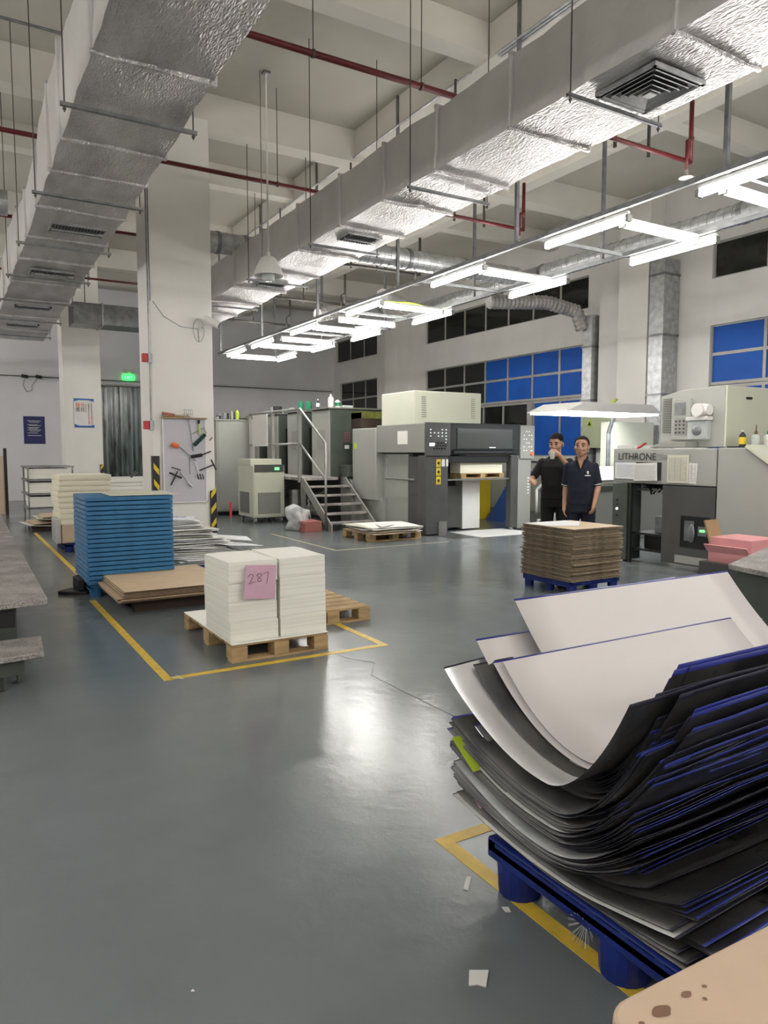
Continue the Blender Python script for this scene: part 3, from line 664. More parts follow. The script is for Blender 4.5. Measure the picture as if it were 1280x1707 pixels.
# printing towers in a row
for i, (y0, y1) in enumerate(((14.25, 15.2), (15.75, 16.6), (17.15, 17.95), (18.5, 19.3), (19.8, 20.6))):
    t = part(B().box(7.12, 10, y0, y1, .95, 2.47), 'printing_tower', 'pressgreen' if i == 0 else 'pressgray2', bev=.02)
    t.data.materials[0] = MATS['pressgreen']
    part(B().box(7.10, 7.13, y0+.03, y1-.03, 1.0, 2.44), 'tower_door', 'pressgray', t, bev=.006)
    part(B().box(7.092, 7.102, y0+.25, y1-.3, 1.6, 2.02).cyl((7.09, y0+.34, 1.8), (7.1, y0+.34, 1.8), .015, 8), 'access_hatch', 'pressgray2', t)
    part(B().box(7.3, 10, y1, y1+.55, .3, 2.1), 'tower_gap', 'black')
    part(B().box(7.05, 10, y0-.03, y1+.05, 2.47, 2.50), 'tower_lid', 'steel')
    if i == 0:
        c = part(B().box(7.42, 7.60, 14.235, 14.25, 1.72, 1.98), 'control_panel', 'pressdark', t)
        bt = B()
        for q in range(3):
            for w_ in range(5): bt.cyl((7.46+q*.05, 14.235, 1.77+w_*.045), (7.46+q*.05, 14.225, 1.77+w_*.045), .013, 8)
        part(bt, 'button', 'salmon', c)
        part(B().box(7.45, 7.56, 14.228, 14.235, 1.60, 1.68), 'label_plate', 'white', c)
part(B().box(7.62, 9.6, 13.78, 14.25, 2.05, 2.38), 'gear_guard', 'darkwood')
part(B().box(7.62, 9.6, 13.77, 14.24, 2.25, 2.40), 'guard_lip', 'olive')
part(B().prism([(13.75, .9), (14.25, 1.15), (14.25, .0), (13.75, 0)], 0, 7.35, 9.9), 'base_frame', 'pressgray2')
part(B().box(7.3, 9.9, 14.25, 20.6, 0.0, .95), 'base_frame', 'black')
part(B().box(7.3, 7.6, 13.8, 14.2, 1.0, 1.25), 'step_box', 'pressgreen', bev=.01)
part(B().box(7.0, 7.12, 19.0, 19.5, 1.3, 1.6), 'catch_bar', 'steel')
# platform and stair
pl = part(B().box(6.25, 7.09, 13.85, 16.9, .94, 1.0), 'platform', 'tread', bev=.004)
for y in (13.95, 15.4, 16.8): part(B().box(6.28, 6.36, y-.04, y+.04, 0, .94), 'platform_post', 'steel')
sx0, sx1 = 6.30, 7.25
stp = [(12.62, .16), (12.86, .32), (13.10, .49), (13.34, .66), (13.60, .83)]
for y, z in stp: part(B().box(sx0, sx1, y, y+.26, z-.035, z), 'stair_tread', 'tread', bev=.004)
for x in (sx0-.03, sx1): part(B().prism([(12.55, .0), (12.72, .0), (13.95, .86), (13.95, 1.0), (13.85, 1.0), (12.55, .12)], 0, x, x+.03), 'stringer', 'pressgray2')
part(B().tube([(6.24, 12.72, 0), (6.24, 12.72, 1.70), (6.24, 13.9, 2.42), (6.24, 16.85, 2.42)], .024, 10).tube([(6.24, 12.72, 1.0), (6.24, 13.9, 1.70), (6.24, 16.85, 1.70)], .022, 10), 'hand_rail', 'steel', smooth=True)
for y in (13.95, 15.4, 16.85): part(B().box(6.21, 6.27, y-.04, y+.04, 0.9, 2.42), 'rail_post', 'pressgray2')
# pipework under platform
b = B()
for i in range(9):
    y = 14.2+i*.35; b.tube([(6.6, y, .1), (6.6+.1*math.sin(i), y+.1, .5), (7.1, y+.2, .6+.1*math.cos(i))], .02, 8)
b.cyl((6.7, 13.9, .3), (6.7, 14.4, .3), .13, 14).cyl((6.55, 14.9, .1), (6.55, 14.9, .7), .14, 14)
part(b, 'pipework', 'steel', smooth=False)
# white panel sheet hanging on rail
B().box(6.16, 6.19, 15.55, 16.45, 1.66, 2.38).obj('metal_sheet', 'white', label='scratched white metal sheet hung on the far press handrail', cat='metal sheet', bev=.003)
B().box(7.41, 7.395, 11.6, 11.95, 1.68, 1.93).obj('paper_notice', 'paper', label='white paper notice taped on the far press delivery side', cat='notice')
# paper pile inside delivery
B().box(8.3, 9.32, 11.15, 11.48, 1.13, 1.45, mi=1, top=0).obj('paper_pile', ['paper2', 'reamedge2'], label='raised cream paper pile inside the far press delivery', cat='paper stack')
def wood_pallet(x0, x1, y0, y1, z0, label, h=.14, nb=(3, 3), solid=False, mats='wood', along='x'):
    r = root('wooden_pallet', ((x0+x1)/2, (y0+y1)/2, z0), label, 'pallet')
    n = 6 if not solid else 1
    for i in range(n):
        w_ = (y1-y0)/n
        B().box(x0, x1, y0+i*w_+(0 if solid else .015), y0+(i+1)*w_-(0 if solid else .015), z0+h-.018, z0+h).obj('deck_board', mats, r, bev=.002)
    for i in range(3):
        x = x0+(x1-x0-.12)*i/2
        for j in range(3):
            y = y0+(y1-y0-.14)*j/2
            B().box(x, x+.12, y, y+.14, z0+.018, z0+h-.018).obj('block', mats, r, bev=.003)
    for j in range(3):
        y = y0+(y1-y0-.11)*j/2
        B().box(x0, x1, y, y+.11, z0, z0+.018).obj('bottom_board', mats, r, bev=.002)
    return r
wood_pallet(8.3, 9.35, 11.12, 11.5, 1.03, 'small wooden pallet lifted inside the far press delivery', .10)
B().box(8.15, 9.5, 10.3, 11.3, .003, .006).obj('paper_sheet', 'white', label='white sheet lying on floor under the far press delivery', cat='paper')
B().box(7.6, 9.7, 10.35, 11.0, .0, .003).obj('floor_mat', 'pressdark', label='dark mat on floor in front of the far press', cat='mat')
# things leaning behind the press by the windows
r = root('blue_board', (10.9, 12.6, 0), 'blue board leaning behind the far press delivery', 'board')
B().prism([(10.35, 0), (10.50, 0), (11.3, 1.1), (11.15, 1.1)], 1, 12.3, 12.9).obj('panel', 'brightblue', r)
r = root('plate_trolley', (11.2, 11.4, 0), 'white framed inclined plate trolley standing left of the two men', 'trolley')
for y in (10.9, 11.5): B().tube([(10.55, y, .25), (10.55, y, .75), (11.3, y, 1.28), (11.5, y, 1.28)], .03, 8).tube([(10.6, y, .0), (10.6, y, .1), (11.4, y, .1), (11.4, y, 0)], .025, 8).tube([(11.4, y, .1), (11.4, y, 1.25)], .025, 8).obj('frame', 'white', r, smooth=True)
B().prism([(10.62, .72), (10.65, .68), (11.4, 1.2), (11.37, 1.24)], 1, 10.92, 11.48).obj('tray', 'brightblue', r)
B().box(10.12, 10.62, 13.1, 13.5, 0, 1.05).obj('yellow_cabinet', 'yellow', label='yellow cabinet standing behind the far press delivery', cat='cabinet', bev=.01)
# cabinets at left of the press
r = root('machine_cabinet', (5.95, 17.5, 0), 'tall plain pale grey cabinet left of the press platform', 'cabinet')
B().box(5.46, 6.42, 17, 18.4, .1, 2.3).obj('body', 'pressgray', r, bev=.012); B().box(5.42, 6.44, 16.97, 18.4, 2.28, 2.31).obj('top_lid', 'pressgray2', r); B().box(5.5, 6.4, 17.1, 18.3, 0, .1).obj('plinth', 'black', r)
B().box(5.50, 6.38, 16.985, 17.0, .15, 2.25).obj('door', 'pressgray', r, bev=.004)
r = root('chiller_unit', (5.9, 15.3, 0), 'pale grey wheeled chiller with green display and grille', 'chiller')
B().box(5.54, 6.26, 14.8, 15.75, .12, 1.24).obj('body', 'presspale', r, bev=.012)
B().box(5.54, 6.26, 14.95, 15.75, 1.24, 1.38).obj('top_cover', 'presspale', r, bev=.01)
B().box(5.57, 6.24, 14.787, 14.80, 1.10, 1.26).obj('control_strip', 'pressdark', r)
B().box(6.03, 6.13, 14.775, 14.787, 1.14, 1.20).obj('display', 'screen', r)
B().box(5.56, 6.24, 14.786, 14.8, .15, 1.08).obj('front_door', 'presspale', r, bev=.005)
B().box(5.64, 6.15, 14.772, 14.786, .20, .66).obj('grille', 'mesh', r)
B().box(5.52, 5.54, 15.05, 15.6, .2, .66).obj('side_grille', 'mesh', r)
for x in (5.6, 6.2):
    for y in (14.88, 15.65): B().cyl((x-.02, y, .06), (x+.02, y, .06), .06, 14).box(x-.03, x+.03, y-.03, y+.03, .06, .12).obj('caster', 'steel', r)
r = root('cardboard_box', (5.97, 12.85, 0), 'reddish open cardboard box at the foot of the stairs', 'box')
B().box(5.78, 6.14, 12.7, 13.0, 0, .2).obj('body', 'salmon', r, bev=.004)
B().box(5.74, 5.78, 12.7, 13.0, .16, .2, rot=Matrix.Rotation(.5, 3, 'Y')).box(5.78, 6.14, 13.0, 13.12, .2, .205).obj('flap', 'salmon', r)
def blob(c, r_, mat, name, label, cat, amp=.5, fr=4, seg=32, group=None):
    b = B(); b.sph(c, r_, seg)
    for v in b.bm.verts:
        d = v.co-Vector(c); v.co += d*noise.noise(v.co*fr)*amp
        if v.co.z < .003: v.co.z = .003
    return b.obj(name, mat, label=label, cat=cat, smooth=True, group=group)
blob((5.83, 13.15, .22), (.22, .2, .26), 'bagplastic', 'plastic_bag', 'crumpled clear plastic bag behind the reddish box', 'bag', .6, 7)
# cans and bottles on the press
def can(x, y, z, r_, h, mat, label, lid='steel', group='cans and bottles on top of the far press', cat='can'):
    ro = root('tin_can', (x, y, z), label, cat, group)
    B().lathe([(r_*.97, 0), (r_, .006), (r_, h-.006), (r_*.97, h)], (x, y, z), 16).obj('body', mat, ro)
    B().lathe([(r_*.8, h), (r_*.85, h+.006), (r_*.5, h+.007)], (x, y, z), 16).obj('lid', lid, ro)
    return ro
can(7.2, 16.0, 2.50, .07, .22, 'green', 'green tin on a far press tower, left of two'); can(7.35, 15.35+.5, 2.50, .07, .22, 'green', 'green tin on a far press tower, right of two')
def bottle(x, y, z, r_, h, mat, cap, label, name='bottle', group=None, band=None, neck=.35):
    ro = root(name, (x, y, z), label, 'bottle', group)
    B().lathe([(r_*.9, 0), (r_, .01), (r_, h*.7), (r_*.6, h*.8), (r_*neck, h*.86), (r_*neck, h*.9)], (x, y, z), 18).obj('body', mat, ro, smooth=False)
    B().lathe([(r_*neck*1.15, h*.9), (r_*neck*1.1, h*.97), (r_*.12, h)], (x, y, z), 12).obj('cap', cap, ro)
    if band: B().lathe([(r_+.001, h*.2), (r_+.002, h*.21), (r_+.002, h*.58), (r_+.001, h*.6)], (x, y, z), 18).obj('label_band', band, ro)
    return ro
bottle(7.3, 14.6, 2.50, .065, .30, 'white', 'white', 'white plastic bottle on nearest dark press tower')
bottle(7.42, 14.5, 2.50, .06, .2, 'white', 'green', 'short bottle with green band on nearest dark press tower', band='green')
B().box(7.5, 7.75, 14.4, 14.6, 2.50, 2.56).obj('plastic_tray', 'clearplastic', label='shallow clear tray on nearest dark press tower', cat='tray', bev=.01)
bottle(7.2, 15.05, 2.50, .04, .22, 'ink', 'white', 'dark bottle with white cap on the press tower edge', band='white')
can(7.15, 17.3, 2.50, .11, .17, 'ink', 'dark paint tin on the third press tower'); can(7.2, 17.65, 2.50, .11, .17, 'steel', 'silver tin on the third press tower'); can(7.15, 16.35, 2.50, .1, .08, 'steel', 'low silver tin lid on second press tower')
for i in range(9):
    x = 5.55+i*.06; y = 17.15+.12*(i % 3)
    can(x, y, 2.31, .04+.015*(i % 2), .06+.03*(i % 4) if i < 5 else .2-.02*(i % 3), ['steel', 'ink', 'steel', 'galvdark'][i % 4], 'small metal tin on the tall grey cabinet, %s from the left' % nth(i+1), group='tins on the tall grey cabinet')
bottle(6.02, 17.1, 2.31, .045, .25, 'lime', 'yellow', 'yellow green spray bottle among tins on the tall cabinet')
# ---------------- near printing press (right) ----------------
Q = root('printing_press', (9.3, 5.2, 0), 'pale grey printing press at right with lettering on its side panel', 'printing press')
q = lambda b, n, m, par=None, **k: b.obj(n, m, par or Q, **k)
sp = q(B().box(8.1, 9.6, 5.64, 7.26, 1.11, 1.585), 'side_panel', 'pressgray', bev=.012)
q(B().prism([(5.62, 0), (5.62, 1.59), (5.25, 1.59), (4.35, .95), (4.35, 0)], 0, 8.1, 9.6), 'feeder_body', 'pressgray', bev=.012)
q(B().prism([(5.25, 1.60), (4.3, .96), (4.28, .99), (5.22, 1.625)], 0, 8.06, 8.4), 'sloped_rim', 'presspale')
q(B().box(8.11, 9.6, 5.64, 6.42, .08, 1.10), 'dark_lower_door', 'pressdark', bev=.006)
q(B().box(8.10, 8.112, 5.70, 6.12, .32, .72), 'inspection_window', 'blackgloss')
q(B().box(8.095, 8.105, 5.74, 5.86, .48, .60), 'meter', 'galvdark'); q(B().box(8.088, 8.096, 5.76, 5.83, .53, .56), 'meter_display', 'screen')
q(B().box(8.095, 8.103, 5.92, 6.06, .40, .66).sph((8.09, 5.95, .5), (.02, .05, .12), 12), 'wiring', 'galvdark')
q(B().box(8.106, 8.112, 5.72, 6.2, .1, .2), 'vent_grille', 'mesh')
ll = q(B().box(8.1, 8.4, 7.0, 7.26, .03, 1.10), 'front_leg', 'pressgreen', bev=.01)
q(B().cyl((8.1, 7.17, .86), (8.085, 7.17, .86), .014, 8).cyl((8.1, 7.17, .80), (8.085, 7.17, .80), .01, 8).cyl((8.1, 7.17, .65), (8.085, 7.17, .65), .012, 8), 'black_button', 'black', ll)
q(B().cyl((8.1, 7.17, .74), (8.085, 7.17, .74), .02, 10), 'lit_button', 'led', ll)
q(B().box(8.1, 8.14, 6.93, 6.97, .0, 1.11), 'guard_post', 'black'); q(B().cyl((8.25, 7.15, 0), (8.25, 7.15, .04), .05, 12), 'foot', 'steel')
b = B()
for i in range(26): b.tube([(8.2+rnd(0, .3), 6.45+rnd(0, .5), 1.10), (8.2+rnd(0, .3), 6.45+rnd(0, .5), rnd(.95, 1.05))], .012, 6)
q(b, 'feeder_mechanism', 'black'); q(B().box(8.3, 8.34, 6.43, 7.0, 1.0, 1.04), 'feeder_bar', 'steel')
q(B().box(9.3, 9.36, 6.42, 7.26, .3, .9), 'back_plate', 'pressgray')
q(B().box(8.16, 9.3, 6.2, 6.95, .18, .21).box(8.3, 8.42, 6.3, 6.85, .21, .40).box(8.16, 9.3, 6.2, 6.95, .40, .43), 'pile_stand', 'black')
B().box(8.3, 8.75, 6.43, 6.68, .431, .66).obj('cardboard_carton', 'galvdark', label='grey wrapped carton on the stand inside the near press', cat='carton', bev=.006)
text('LITHRONE', .135, 'ink', (8.092, 7.17, 1.43), RL, sp, label='black block lettering'); text('S29', .11, 'galv', (8.092, 6.52, 1.44), RL, sp, label='faint silver model lettering')
# black frame with notices
b = B(); bl = q(B().box(8.088, 8.1, 6.44, 7.22, 1.16, 1.40), 'notice_frame', 'ink', sp)
B().box(8.08, 8.087, 6.85, 7.21, 1.165, 1.395).obj('paper_notice', 'printed', label='lilac tinted notice left under the black lettering', cat='notice')
B().box(8.07, 8.078, 6.49, 6.88, 1.15, 1.39, rot=Matrix.Rotation(-.04, 3, 'X')).obj('paper_notice', 'white', label='white notice pinned slightly askew over black frame', cat='notice')
B().box(8.085, 8.092, 6.02, 6.34, 1.14, 1.50).obj('paper_notice', 'offwhite', label='cream table sheet notice right of the lettering', cat='notice')
B().box(8.092, 8.098, 5.90, 6.10, 1.14, 1.40, rot=Matrix.Rotation(.06, 3, 'X')).obj('paper_notice', 'white', label='white notice peeking out behind the cream one', cat='notice')
# control box on top
cb = root('control_cabinet', (9.1, 5.6, 1.59), 'pale angular control cabinet standing on the near press', 'control cabinet')
B().prism([(6.80, 1.60), (6.80, 2.30), (6.47, 2.37), (5.82, 2.385), (5.82, 1.60)], 0, 8.5, 9.9).obj('housing', 'pressgray', cb, bev=.012)
B().box(8.505, 9.9, 5.80, 5.825, 1.6, 2.38).obj('end_plate', 'presspale', cb, bev=.004)
B().box(8.9, 9.02, 5.79, 5.80, 2.22, 2.25).obj('handle', 'black', cb)
lv = B()
for j in range(20): lv.box(8.492, 8.502, 6.62, 6.76, 1.80+j*.024, 1.808+j*.024)
lv.obj('louvre', 'pressdark', cb)
p = B().box(8.47, 8.5, 6.30, 6.60, 1.70, 2.25).obj('control_panel', 'pressgray', cb, bev=.006)
B().box(8.465, 8.47, 6.38, 6.55, 2.03, 2.20).obj('display', 'galvdark', p); bt = B()
for i in range(3):
    for j in range(4): bt.cyl((8.47, 6.40+i*.06, 1.80+j*.05), (8.458, 6.40+i*.06, 1.80+j*.05), .014, 8)
B().box(8.466, 8.471, 6.35, 6.54, 1.76, 1.99).obj('keypad', 'pressgray2', p); bt.obj('push_button', 'pressdark', p)
B().box(8.40, 8.5, 6.0, 6.3, 1.70, 1.95).obj('filter_bowl', 'clearplastic', cb, bev=.02)
B().box(8.38, 8.5, 5.99, 6.31, 1.95, 2.0).obj('bowl_lid', 'white', cb, bev=.006)
B().cyl((8.32, 6.1, 2.08), (8.5, 6.1, 2.08), .085, 20).cyl((8.42, 6.1, 2.08), (8.42, 5.98, 2.08), .07, 16).obj('motor', 'white', cb)
B().sph((8.43, 6.15, 1.82), (.05, .1, .09), 14).obj('bowl_content', 'galvdark', cb)
B().prism([(6.78, 1.60), (6.2, 1.60), (6.2, 1.67), (6.6, 1.66)], 0, 8.25, 8.5).obj('cable_box', 'pressgray2', cb, bev=.005)
bottle(8.55, 5.60, 1.592, .04, .22, 'ink', 'white', 'black and yellow spray can on the near press', name='spray_can', band='yellow')
for i, (x, y, m, c, lb) in enumerate(((8.75, 5.55, 'clearplastic', 'brown', 'tall translucent jug with dark cap'), (8.85, 5.45, 'clearplastic', 'green', 'translucent bottle with green nozzle'), (8.7, 5.32, 'white', 'red', 'white squeeze bottle with red nozzle and print'))):
    ro = root('bottle', (x, y, 1.592), lb+' on the near press', 'bottle')
    B().lathe([(.05, 0), (.055, .01), (.055, .15), (.03, .17)], (x, y, 1.592), 18).obj('body', m, ro); B().lathe([(.02, .17), (.02, .20), (.008, .22), (.006, .29)], (x, y, 1.592), 12).obj('nozzle', c, ro)
    if i == 2: text('156', .04, 'red', (x-.056, y+.03, 1.592+.07), RL, ro)
B().box(8.95, 9.3, 5.2, 5.5, 1.592, 1.74).obj('plastic_basket', 'darkgreen', label='dark green basket behind bottles on the near press', cat='basket', bev=.01)
B().box(8.45, 8.7, 5.62, 5.78, 1.592, 1.61, rot=Matrix.Rotation(.4, 3, 'Z')).obj('hand_tool', 'black', label='black tool lying by the spray can', cat='tool')
B().box(8.15, 8.19, 6.75, 7.0, 1.59, 1.605, rot=Matrix.Rotation(-.5, 3, 'X')).obj('pencil', 'red', label='red pencil on the near press left of control cabinet', cat='pencil')
B().box(8.1, 8.5, 6.9, 7.2, 1.59, 1.63).obj('paper_block', 'white', label='white paper pad at the left end of the near press top', cat='paper')
# viewing light over table, and table behind press
r = root('viewing_lamp', (9.6, 9, 2.2), 'wide white viewing lamp hood above the control desk', 'lamp')
B().prism([(8.80, 2.22), (9.2, 2.38), (10.9, 2.38), (11.2, 2.22)], 1, 8.9, 9.9).obj('hood', 'white', r, bev=.01)
B().box(8.86, 11.1, 8.93, 9.85, 2.19, 2.22).obj('light_panel', 'tablelamp', r)
B().tube([(10.9, 9.8, 2.2), (10.95, 9.95, 1.9), (10.95, 9.95, 0)], .04, 8).obj('stand', 'galvdark', r)
B().tube([(10.0, 9.0, 2.40), (10.2, 9.1, 2.46), (10.3, 9.3, 2.42)], .02, 8).obj('cable', 'lime', label='yellow cable end on top of the viewing lamp hood', cat='cable')
r = root('control_desk', (10.5, 9.3, 0), 'pale grey press control desk under the white viewing lamp', 'desk')
B().prism([(8.85, .0), (8.85, .98), (9.9, 1.25), (9.9, 0)], 0, 9.42, 11.4).obj('desk_body', 'pressgray', r, bev=.01)
B().prism([(8.85, .99), (8.85, 1.01), (9.8, 1.26), (9.8, 1.24)], 0, 9.45, 11.35).obj('desk_top', 'presspale', r)
B().box(9.38, 11.42, 8.82, 8.86, .86, .95).obj('front_band', 'pressgreen', r)
B().box(11.0, 12.3, 10.0, 10.2, 0, 2.12).obj('back_panel', 'presspale', r, bev=.008)
for i, z in enumerate((1.03, 1.055)):
    B().prism([(8.86, z-.005), (8.86, z), (9.4, z+.13), (9.4, z+.125)], 0, 9.5+.04*i, 10.3).obj('paper_sheet', ['printed', 'white'][i], label=['pale blue printed sheet on the control desk', 'white sheet topmost on the control desk'][i], cat='paper')
r = root('electrical_box', (12.7, 11.5, 1.65), 'pale green electrical cabinet with warning sticker on the right wall', 'electrical cabinet')
B().box(12.35, 12.88, 11.2, 12.0, 1.62, 2.45).obj('box_body', 'boxgreen', r, bev=.01)
B().prism([(11.68, 2.1), (11.88, 2.1), (11.78, 2.27)], 0, 12.34, 12.35).obj('warning_sticker', 'lime', r)
B().prism([(11.73, 2.12), (11.83, 2.12), (11.78, 2.21)], 0, 12.335, 12.34).obj('sticker_symbol', 'ink', r)
B().tube([(9.6, 9.5, 1.2), (9.75, 9.5, 1.42), (9.9, 9.6, 1.3)], .012, 6).obj('cable', 'black', label='thin black cable by the back of control desk', cat='cable')
# pink boxes and grey machine end at right
r = root('open_carton', (7.35, 4.75, 0), 'pink open cardboard carton beside the near press', 'box')
B().box(7.1, 7.6, 4.5, 5.0, 0.35, .62).obj('body', 'pinkbox', r, bev=.004); B().box(7.08, 7.3, 5.0, 5.02, .55, .80, rot=Matrix.Rotation(-.3, 3, 'X')).obj('flap', 'brownbox', r)
B().box(7.0, 7.1, 4.5, 5.0, .5, .51, rot=Matrix.Rotation(.9, 3, 'Y')).obj('side_flap', 'pinkbox', r)
r = root('open_carton', (7.7, 4.3, 0), 'pink carton with dark print standing right of the open one', 'box')
B().box(7.5, 8.0, 4.0, 4.5, 0.35, .70).obj('body', 'pinkbox', r, bev=.004); B().box(7.497, 7.5, 4.12, 4.15, .56, .59).box(7.497, 7.5, 4.16, 4.19, .565, .59).box(7.497, 7.5, 4.2, 4.24, .56, .585).box(7.497, 7.5, 4.25, 4.28, .56, .59).box(7.497, 7.5, 4.3, 4.32, .565, .59).obj('printed_mark', 'red', r)
B().box(7.02, 8.05, 3.9, 5.05, 0, .35).obj('low_cabinet', 'pressdark', label='low dark bench carrying the pink cartons', cat='bench')
r = root('machine_step', (5.9, 3.2, 0), 'stippled grey machine platform at the right edge behind plates', 'platform')
B().prism([(5.02, 3.36), (6.5, 3.9), (6.5, 2.6), (4.9, 2.9)], 2, .66, .70).obj('top_plate', 'tread', r, bev=.005)
B().prism([(5.08, 3.32), (6.45, 3.82), (6.45, 2.65), (4.97, 2.93)], 2, .0, .66).obj('skirt', 'pressgreen', r)
for o in list(COL.objects):      # faint ruled print on the notices of the near press
    if o.name.startswith('paper_notice') and o.location.x > 8:
        vs = [v.co+o.location for v in o.data.vertices]; y0_, y1_ = min(v.y for v in vs)+.03, max(v.y for v in vs)-.03; z0_, z1_ = min(v.z for v in vs)+.03, max(v.z for v in vs)-.03; xx = min(v.x for v in vs)
        b = B(); z = z0_; i = 0
        while z < z1_: b.box(xx-.0015, xx+.001, y0_+(.04 if i % 4 == 3 else 0), y1_, z, z+.003); z += .018; i += 1
        if 'cream' in o['label']:
            for j in range(4): b.box(xx-.0015, xx+.001, y0_+j*(y1_-y0_)/3-.001, y0_+j*(y1_-y0_)/3+.001, z0_, z1_)
        b.obj('printed_lines', 'galvdark', o)
B().box(7.375, 7.38, 13.55, 13.68, 1.60, 1.72).obj('warning_tag', 'lime', label='small yellow tag on the far press side cover by the stairs', cat='tag')
# ---------------- blue pallets ----------------
def blue_pallet(x0, x1, y0, y1, h, label, foot=.11, nf=(3, 3), mat='bluepallet', z0=0):
    r = root('plastic_pallet', ((x0+x1)/2, (y0+y1)/2, z0), label, 'pallet')
    t = .055
    b = B()
    n = max(3, int((y1-y0)/.12)); w_ = (y1-y0)/n
    for i in range(n): b.box(x0, x1, y0+i*w_+.008, y0+(i+1)*w_-.008, z0+h-.02, z0+h)
    for x in (x0, (x0+x1)/2-.06, x1-.12): b.box(x, x+.12, y0, y1, z0+h-t, z0+h-.018)
    b.box(x0, x0+.03, y0, y1, z0+h-t-.02, z0+h-.001); b.box(x0, x1, y0, y0+.05, z0+h-t, z0+h-.001).box(x0, x1, y1-.05, y1, z0+h-t, z0+h-.001)
    b.obj('deck', mat, r, bev=.008)
    for i in range(nf[0]):
        for j in range(nf[1]):
            x = x0+foot*.55+(x1-x0-foot*1.1)*i/(nf[0]-1); y = y0+foot*.55+(y1-y0-foot*1.1)*j/(nf[1]-1)
            B().cyl((x, y, z0), (x, y, z0+h-t+.01), foot*.5, 16, r2=foot*.56).obj('foot', mat, r, smooth=False, bev=.004)
    return r
blue_pallet(1.585, 2.9, .85, 1.95, .19, 'dark blue plastic pallet under the curled printing plates in the foreground', foot=.15)
# ---------------- curled printing plates ----------------
def plate(x0, L_, yc, zc, yf, zf, yn, zn, mat, rot=0, p=(2.0, 1.9), rim='platerim', tilt=0, wob=0, name='printing_plate', nx=8, back='plateback', skew=0, **k):
    b = B(); bm = b.bm; ny = 30; rows = []
    ts = [-1, -.975]+[-1+2*(j+.5)/ny for j in range(1, ny-1)]+[.99, 1]
    for i in range(nx+1):
        u = i/nx; row = []
        for t in ts:
            if t >= 0: y = yc+(yf-yc)*t; z = zc+(zf-zc)*t**p[0]
            else: y = yc+(yn-yc)*(-t); z = zc+(zn-zc)*(-t)**p[1]
            x = x0+L_*u+skew*(t)
            z += tilt*u*L_+wob*noise.noise(Vector((x*2.2, y*3, zc*40)))*(.3+abs(t))
            y += (u-.0)*L_*rot
            row.append(bm.verts.new((x, y, z)))
        rows.append(row)
    for a, c in zip(rows, rows[1:]):
        for j in range(len(ts)-1):
            f = bm.faces.new((a[j], c[j], c[j+1], a[j+1])); f.material_index = 3 if j in (0, len(ts)-2) else 0; f.smooth = True
    o = b.obj(name, [mat, back, 'platerim2', rim, rim], **k)
    sm = o.modifiers.new('thickness', 'SOLIDIFY'); sm.thickness = .0016; sm.offset = -1; sm.material_offset = 1; sm.material_offset_rim = 2
    return o
G = 'dark printing plates stacked in the curled pile'
N = 92; ci = 0; cf = cn = cx0 = 0
QL = ['flat dark printing plate in the bottom layers of the curled pile', 'bent dark printing plate in the lower middle layers of the pile', 'curled dark printing plate in the upper middle layers of the pile', 'strongly curled dark plate just under the white top plates']
for i in range(N):
    t = i/(N-1); random.seed(100+i)
    if ci <= 0: ci = random.randint(2, 6); cf, cn, cx0 = rnd(-.06, .04), rnd(-.05, .085), rnd(-.06, .075)
    ci -= 1
    zc = .198+.335*t
    yf = 2.12-.03*t+cf+rnd(-.012, .012); yn = 1.265-.01*t+cn+rnd(-.012, .016)
    zf = .225+.07*min(1, t*2)+.37*t**1.05+rnd(-.008, .008); zn = .205+.73*t**.95+rnd(-.008, .008)
    yc = 1.60+rnd(-.01, .01)
    if t < .22: yf -= .10*(1-t/.22); yc = 1.55
    if t < .32: yn -= .17*(1-t/.32)+rnd(0, .06)*(1-t/.32)
    zn = zc+(zn-zc)*min(1, (yc-yn)/.33)**1.5
    x0 = 1.625-.09*min(1, t*4)*(1 if t < .78 else 0)+.03*t+(cx0 if t < .78 else abs(cx0))*.8+rnd(-.012, .012); L_ = 1.25+rnd(-.08, .08)
    qi = min(3, int(t*4)); lab = QL[qi]; gr = G+', quarter %s' % ['one', 'two', 'three', 'four'][qi]
    mt = 'plategloss' if i == 64 else 'galvdark' if i == 38 else ('steel' if i in (12, 20, 29, 52, 58) else 'plateback')
    if i == 38: lab = 'glossy printing plate about halfway up the curled pile'; gr = None
    if i == 64: lab = 'glossy printing plate showing below the silvery one in the pile'; gr = None
    plate(x0, L_, yc, zc, yf, zf, yn, zn, mt, rot=rnd(-.03, .03)+cf*.4, rim='platerim' if (i*7//3) % 2 else 'platerim2', tilt=rnd(-.005, .01)+.05*t, wob=.012, label=lab if gr is None else lab.split(' printing plate')[0].split(' plate')[0]+' printing plate, %s up from the blue pallet' % nth(i+1), cat='printing plate', group=gr, back='plateback')
plate(1.525, 1.3, 1.60, .535, 2.14, .765, 1.29, .90, 'plategloss', wob=.02, rim='platerim2', label='bright silvery mirror printing plate sticking out left below the white ones', cat='printing plate')
plate(1.63, 1.3, 1.60, .538, 2.10, .765, 1.29, .90, 'plateback', wob=.01, rim='platerim2', label='dark plate strip between the silvery plate and the white ones', cat='printing plate')
plate(1.695, 1.28, 1.62, .542, 2.17, .835, 1.30, .92, 'platewhite', label='white coated plate curling up at left behind the topmost plates', cat='printing plate')
plate(1.69, 1.3, 1.60, .548, 2.06, .775, 1.28, .95, 'platewhite', label='white coated plate directly under the topmost one', cat='printing plate')
plate(1.90, 1.36, 1.66, .56, 2.19, .965, 1.40, .86, 'platewhite', p=(1.6, 2), tilt=0.0, label='white coated plate standing highest at the back of the pile', cat='printing plate')
